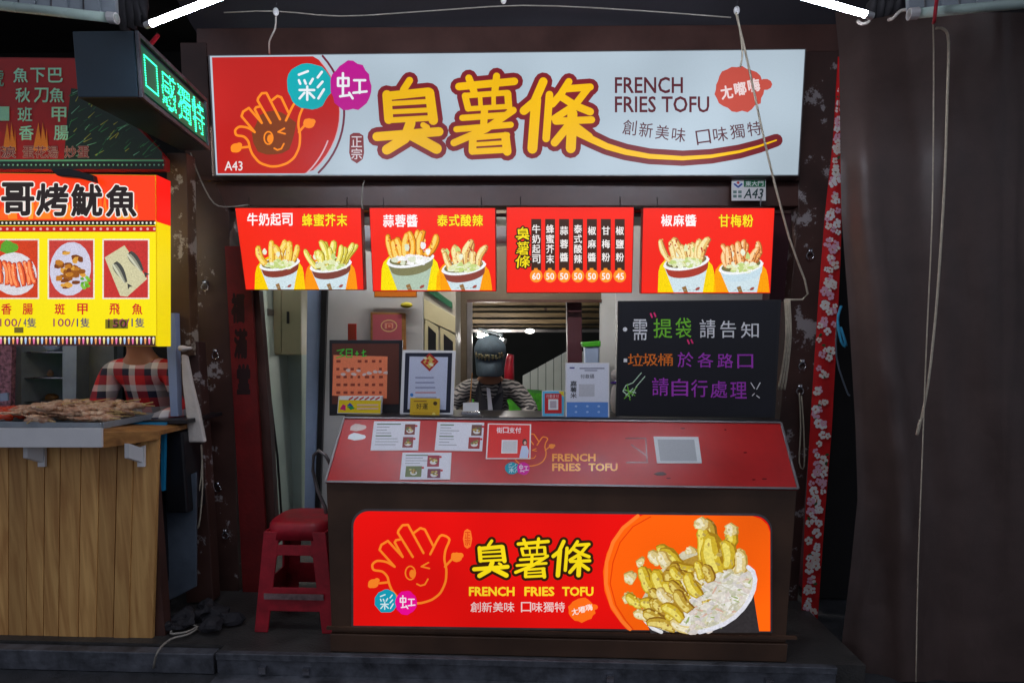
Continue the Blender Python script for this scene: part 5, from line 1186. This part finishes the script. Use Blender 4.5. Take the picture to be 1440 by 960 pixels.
# blue frame + canister below right of planked counter
bf = thing('blue_table', 'bright blue painted frame at the right end of the planked counter', 'table', at(228, 680, 2.9))
MB().plate([(182,594),(232,594),(232,600),(182,600)], 2.88, .02).build('rail', M['bluepaint'], bf, bevel=.001)
MB().plate([(226,600.5),(232,600.5),(230,690),(226,690)], 2.88, .02).build('upright', M['bluepaint'], bf, bevel=.001)
MB().prism([at(176,592,2.9), at(262,590,2.9), at(262,590,2.9)+Vector((0,.35,0)), at(176,592,2.9)+Vector((0,.35,0))], (0,0,-.02)).build('shelf', M['blackp'], bf, bevel=.002)
tag(MB().plate([(217,690),(252,672),(276,664),(276,824),(250,838),(216,852)], 2.98, .012).build('metal_sheet', M['canister'], bevel=.003), 'slate grey metal sheet leaning between planked counter and post', 'metal sheet')
gz = .52
m = MB(); m.box((at(232,640,2.95).x, 2.93, gz+.03), (at(262,640,2.95).x, 3.2, at(240,606,2.95).z)); tag(m.build('stove_body', M['blackp'], bevel=.01), 'black stove box under the shelf beside the gas bottle', 'stove')
for i, (p, lab) in enumerate((([(216,938),(222,915),(240,898),(262,892),(276,884),(272,878),(250,880),(240,890),(262,888),(278,880)], 'pale cable coiled on the floor beside the planked counter'),)):
    rope([atz(x, y, .01 if y < 918 else -.09) for x, y in p], .005, lab, 'cable', 'cable')
m = MB(); rd = random.Random(5)
for (x, y, rr) in ((262,868,.07),(290,862,.09),(240,880,.05),(318,868,.06),(300,880,.05)):
    m = MB().blob(atz(x,y,.03), (rr,rr*.7,rr*.5), amp=1.5, fr=16, seg=18); tag(m.build('dark_rag', M['black']), {262:'black rag lying under the coiled cable',290:'largest black rag at the foot of the peeling post',240:'black rag nearest the planked counter',318:'black rag at the foot of the red banner',300:'front black rag on the floor left of the stool'}[x], 'rag')

# ------------------------------------------------------------------ people
def skin(name, J, E, parent, mt, sub=2, root=0):
    me = bpy.data.meshes.new(name); o0 = wl(parent); me.from_pydata([tuple(Vector(j[0])-o0) for j in J], E, [])
    ob = bpy.data.objects.new(name, me); C.objects.link(ob)
    md = ob.modifiers.new('s', 'SKIN'); md.use_smooth_shade = True
    for i, v in enumerate(me.skin_vertices[0].data if me.skin_vertices else []): pass
    bm = bmesh.new(); bm.from_mesh(me); ly = bm.verts.layers.skin.verify(); bm.verts.ensure_lookup_table()
    for i, v in enumerate(bm.verts):
        r_ = J[i][1]; v[ly].radius = (r_, r_) if isinstance(r_, (int, float)) else r_; v[ly].use_root = (i == root)
    bm.to_mesh(me); bm.free()
    sb = ob.modifiers.new('d', 'SUBSURF'); sb.levels = sb.render_levels = sub
    dg = bpy.context.evaluated_depsgraph_get(); dg.update(); me2 = bpy.data.meshes.new_from_object(ob.evaluated_get(dg)); me2.name = name
    ob.modifiers.clear(); ob.data = me2; me2.materials.clear(); me2.materials.append(mt); me2.polygons.foreach_set('use_smooth', [True]*len(me2.polygons)); ob.parent = parent
    return ob
def stripes(name, kind):
    m, nt, b = newmat(name); tc = N(nt, 'ShaderNodeTexCoord'); b.inputs['Roughness'].default_value = .8
    if kind == 'wave':
        wv = N(nt, 'ShaderNodeTexWave'); wv.bands_direction = 'Z'; wv.inputs['Scale'].default_value = 14; wv.inputs['Distortion'].default_value = 7; wv.inputs['Detail'].default_value = 1; wv.inputs['Detail Scale'].default_value = 1.2
        nt.links.new(tc.outputs['Object'], wv.inputs['Vector']); cr = N(nt, 'ShaderNodeValToRGB'); cr.color_ramp.elements[0].position = .45; cr.color_ramp.elements[1].position = .55
        cr.color_ramp.elements[0].color = lin((30,30,34)); cr.color_ramp.elements[1].color = lin((130,126,124)); nt.links.new(wv.outputs[0], cr.inputs[0]); nt.links.new(cr.outputs[0], b.inputs['Base Color'])
    else:
        sp = N(nt, 'ShaderNodeSeparateXYZ'); nt.links.new(tc.outputs['Object'], sp.inputs[0]); outs = []
        for ax, fr_ in ((0, 8.5), (2, 8.5)):
            mu = N(nt, 'ShaderNodeMath', operation='MULTIPLY'); mu.inputs[1].default_value = fr_; nt.links.new(sp.outputs[ax], mu.inputs[0])
            fc = N(nt, 'ShaderNodeMath', operation='FRACT'); nt.links.new(mu.outputs[0], fc.inputs[0]); cr = N(nt, 'ShaderNodeValToRGB'); cr.color_ramp.interpolation = 'CONSTANT'
            e_ = cr.color_ramp.elements; e_[0].position = 0; e_[0].color = lin((190,24,30)); e_[1].position = .42; e_[1].color = lin((28,28,52)); x_ = e_.new(.72); x_.color = lin((210,205,205))
            nt.links.new(fc.outputs[0], cr.inputs[0]); outs.append(cr.outputs[0])
        mx = N(nt, 'ShaderNodeMix', data_type='RGBA'); mx.inputs[0].default_value = .5; nt.links.new(outs[0], mx.inputs[6]); nt.links.new(outs[1], mx.inputs[7]); nt.links.new(mx.outputs[2], b.inputs['Base Color'])
    return m
def person(label, head, s, shirt, pants, bow=0.3, sdz=.235, skinm=None, arms=None, seat_z=.45, cap=False, hairm=None, apron=False):
    hx, hy, hz = head; t = thing('person', label, 'person', (hx, hy, 0))
    sh = Vector((hx, hy+.06, hz-sdz*s)); wd = .165*s; pel = Vector((hx, hy+.22, max(seat_z, hz-.78*s)))
    che = sh + Vector((0,.03,-.10)); be = (che+pel)/2
    nk = Vector((hx, hy+.045, hz-(sdz-.085)*s))
    J = [(pel,(.15*s,.11*s)),(be,(.105*s,.08*s)),(che,(.11*s,.08*s)),(sh,(.08*s,.07*s)),(nk,.052*s),(Vector((hx,hy+.02,hz-.06*s)),(.068*s,.075*s)),(Vector((hx,hy+.01,hz+.02*s)),(.075*s,.088*s)),(Vector((hx,hy+.015,hz+.075*s)),(.055*s,.065*s))]
    E = [(i,i+1) for i in range(7)]
    A = arms or {-1: [(-.30*s,-.02,-.30*s),(-.18*s,-.22,-.44*s)], 1: [(.30*s,-.02,-.30*s),(.18*s,-.22,-.44*s)]}
    hands = {}
    for sd in (-1, 1):
        b = len(J); S0 = sh + Vector((sd*wd,0,-.02)); el = Vector(head)+Vector(A[sd][0]); wr = Vector(head)+Vector(A[sd][1])
        J += [(S0,.045*s),(S0.lerp(el,.5),.04*s),(el,.035*s),(el.lerp(wr,.5),.033*s),(wr,.025*s)]; E += [(3,b),(b,b+1),(b+1,b+2),(b+2,b+3),(b+3,b+4)]
        dr = (wr-el).normalized(); side = dr.cross(Vector((0,0,1))).normalized(); pm = wr+dr*.06*s
        b2 = len(J); J.append((pm,(.03*s,.016*s))); E.append((b+4,b2))
        for k in range(4):
            o = side*(.024-.016*k)*s; L_ = (.06,.068,.072,.058)[k]*s; c = len(J)
            J += [(pm+dr*.03*s+o,.0085*s),(pm+dr*(.03*s+L_*.5)+o+Vector((0,0,-.006)),.008*s),(pm+dr*(.03*s+L_*.85)+o+Vector((0,0,-.024)),.0065*s)]; E += [(b2,c),(c,c+1),(c+1,c+2)]
        c = len(J); J += [(pm-dr*.02*s-side*.035*s*sd,.010*s),(pm+dr*.02*s-side*.05*s*sd,.008*s)]; E += [(b2,c),(c,c+1)]
        hands[sd] = (S0, el, wr)
    legs = []
    for sd in (-1, 1):
        b = len(J); hp = pel+Vector((sd*.09*s,0,-.03)); stand_ = pel.z > .8
        kn = hp+(Vector((sd*.03,-.02,-.42*s)) if stand_ else Vector((sd*.06,-.40*s,.02))); an = Vector((kn.x, kn.y+.03, .09)); toe = an+Vector((0,-.15,-.05))
        J += [(hp,.085*s),(hp.lerp(kn,.5),.075*s),(kn,.055*s),(kn.lerp(an,.4),.052*s),(an,.036*s),(toe,.03*s)]; E += [(0,b)]+[(b+i,b+i+1) for i in range(5)]; legs.append((hp,kn,an,toe))
    body = skin('body', J, E, t, M['skin'])
    # clothes
    JS = [(pel+Vector((0,0,-.02)),(.165*s,.125*s)),(be,(.145*s,.112*s)),(che,(.152*s,.116*s)),(sh+Vector((0,0,-.012)),(.10*s,.082*s)),(nk+Vector((0,.0,-.035)),(.062*s,.06*s))]; ES = [(0,1),(1,2),(2,3),(3,4)]
    for sd in (-1, 1): S0, el, wr = hands[sd]; b = len(JS); JS += [(S0,.072*s),(S0.lerp(el,.5),.064*s),(el,.056*s),(el.lerp(wr,.5),.048*s),(el.lerp(wr,.9),.040*s)]; ES += [(3,b)]+[(b+i,b+i+1) for i in range(4)]
    skin('shirt', JS, ES, t, shirt)
    JP = [(pel+Vector((0,0,-.01)),(.16*s,.13*s))]; EP = []
    for hp, kn, an, toe in legs: b = len(JP); JP += [(hp,.098*s),(hp.lerp(kn,.5),.09*s),(kn,.07*s),(kn.lerp(an,.5),.066*s),(kn.lerp(an,.93),.055*s)]; EP += [(0,b)]+[(b+i,b+i+1) for i in range(4)]
    skin('trousers', JP, EP, t, pants)
    for hp, kn, an, toe in legs: MB().blob((an+toe)/2+Vector((0,-.01,-.022)), (.048*s,.13*s,.042*s)).build('shoe', M['blackp'], t, smooth=True)
    Rb = Matrix.Rotation(bow, 3, 'X'); H = Vector((hx,hy+.01,hz))
    def hp_(x, y, z): return H + Rb @ Vector((x*s, y*s, z*s))
    for sd in (-1, 1):
        MB().blob(hp_(sd*.032,-.088,.005), .011*s).build('eye', M['white'], t, smooth=True); MB().blob(hp_(sd*.032,-.097,.004), .005*s).build('pupil', M['blackp'], t, smooth=True)
        MB().blob(hp_(sd*.085,.01,-.005), (.012*s,.022*s,.034*s)).build('ear', M['skin'], t, smooth=True)
        MB().tube([hp_(sd*.018,-.099,.03), hp_(sd*.048,-.09,.031)], .004*s, 6).build('eyebrow', M['hair'], t)
    MB().tube([hp_(0,-.09,.01), hp_(0,-.112,-.022), hp_(0,-.096,-.034)], .011*s, 8).build('nose', M['skin'], t, smooth=True)
    MB().tube([hp_(-.024,-.088,-.058), hp_(0,-.096,-.056), hp_(.024,-.088,-.058)], .006*s, 6).build('mouth', mat('lips',(160,80,74),.5), t, smooth=True)
    m = MB(); m.blob(hp_(0,.025,.025), (.086*s,.09*s,.09*s), seg=20, amp=.1, fr=20); hr = m.build('hair', M['hair'], t, smooth=True)
    # keep the hair off the face
    bm = bmesh.new(); bm.from_mesh(hr.data)
    o0 = wl(t)
    for v in list(bm.verts):
        q = Rb.inverted() @ (v.co + o0 - H)
        if q.y < -.035*s and q.z < .055*s: bm.verts.remove(v)
    bm.to_mesh(hr.data); bm.free()
    return t, H, Rb, sh, hands
hd = at(689, 503, 3.95)
t, H, Rb, shp, hn = person('seller in grey blue cap and wavy striped shirt bowing the head behind the counter', (hd.x, 3.95, hd.z-.0), .98, stripes('wavy_stripes','wave'), M['blackp'], bow=.42, sdz=.185,
    arms={-1: [(-.28,-.04,-.34),(-.12,-.26,-.40)], 1: [(.28,-.04,-.34),(.12,-.26,-.40)]})
# cap
def hpq(x, y, z): return H + Rb @ Vector((x, y, z))
m = MB(); m.lathe(H + Rb @ Vector((0,.02,.01)), [(.100,-.012),(.108,.02),(.106,.055),(.09,.09),(.06,.112),(.02,.122),(.004,.123)], 24, M=Rb @ Matrix.Diagonal(Vector((.96,1.06,1)))); cp = m.build('cap', M['denim'], t, smooth=True)
m = MB(); n = 13; T = []; 
for lay in (0, 1):
    for r_ in (0, .5, 1):
        for i in range(n):
            a = math.pi*(i/(n-1)); x = .099*math.cos(a)*(1-.10*r_); y = -.012-.068*math.sin(a)-.088*r_*math.sin(a)**.6; z = .034 - .062*r_*r_ - .018*r_ - .035*abs(math.cos(a))**2*r_ - lay*.005; T.append(hpq(x, y, z))
m.v = T
for lay in (0, 1):
    for r_ in (0, 1):
        for i in range(n-1): a = lay*3*n+r_*n+i; m.f.append([a,a+1,a+n+1,a+n]); m.m.append(0); m.c.append((1,1,1,1))
for i in range(n-1): a = 2*n+i; m.f.append([a,a+1,a+1+3*n,a+3*n]); m.m.append(0); m.c.append((1,1,1,1))
m.build('brim', M['denim'], cp, smooth=True)
m = MB(); rd = random.Random(4); khaki = mat('khaki_embroidery', (140,134,104), .8, .2, 60, .3)
for i in range(9):
    a = math.radians(-90 + (i-4)*12.5); q = lambda r_, aa, z: H + Rb @ Vector((r_*.97*math.cos(aa), .02+r_*1.07*math.sin(aa), z))
    for k in range(2): a2 = a + math.radians(rd.uniform(-5,5)); m.tube([q(.112,a,.03+rd.uniform(-.004,.004)), q(.109,a2,.062+rd.uniform(-.006,.006))], .0045, 6)
    m.tube([q(.112,a-.08,.045), q(.112,a+.08,.046+rd.uniform(-.01,.01))], .004, 6)
m.build('embroidery', khaki, cp)
# apron
ap = M['offwhite']; S = shp
def apq(x, z, o=0): return Vector((S.x+x, S.y-.125-o, S.z+z))
m = MB(); m.prism([apq(-.09,-.03,-.03), apq(-.07,.04,-.06), apq(-.045,-.05,-.01), apq(.0,-.10,.0), apq(.045,-.05,-.01), apq(.07,.04,-.06), apq(.09,-.03,-.03), apq(.075,-.30,.01), apq(-.08,-.30,.01)], (0,.02,0)); m.build('undershirt', mat('charcoal_cloth',(38,38,44),.8,.2,20,.2), t, bevel=.004)
m = MB(); m.prism([apq(-.06,-.24,.022), apq(-.03,-.20,.026), apq(.012,-.14,.03), apq(.05,-.20,.026), apq(.085,-.26,.022), apq(.12,-.42,.03), apq(-.12,-.42,.03)], (0,.006,0)); m.build('apron', mat('pale_apron',(190,190,198),.7,.08,10,.2), t, bevel=.002)
for a in ((.0,.02),): MB().prism([apq(-.004,-.145,.031), apq(.028,-.165,.031), apq(.006,-.01,.012), apq(-.016,-.005,.01)], (0,.006,0)).build('apron_strap', bpy.data.materials['pale_apron'], t)
# neighbour in plaid
hd2 = at(176, 452, 3.15)
person('person in red, navy and white plaid shirt standing behind the planked counter', (hd2.x+.04, 3.15, hd2.z), 1.0, stripes('plaid','plaid'), M['blackp'], bow=.2, arms={-1: [(-.2,-.03,-.46),(-.02,-.2,-.50)], 1: [(.27,-.03,-.46),(.12,-.2,-.52)]})
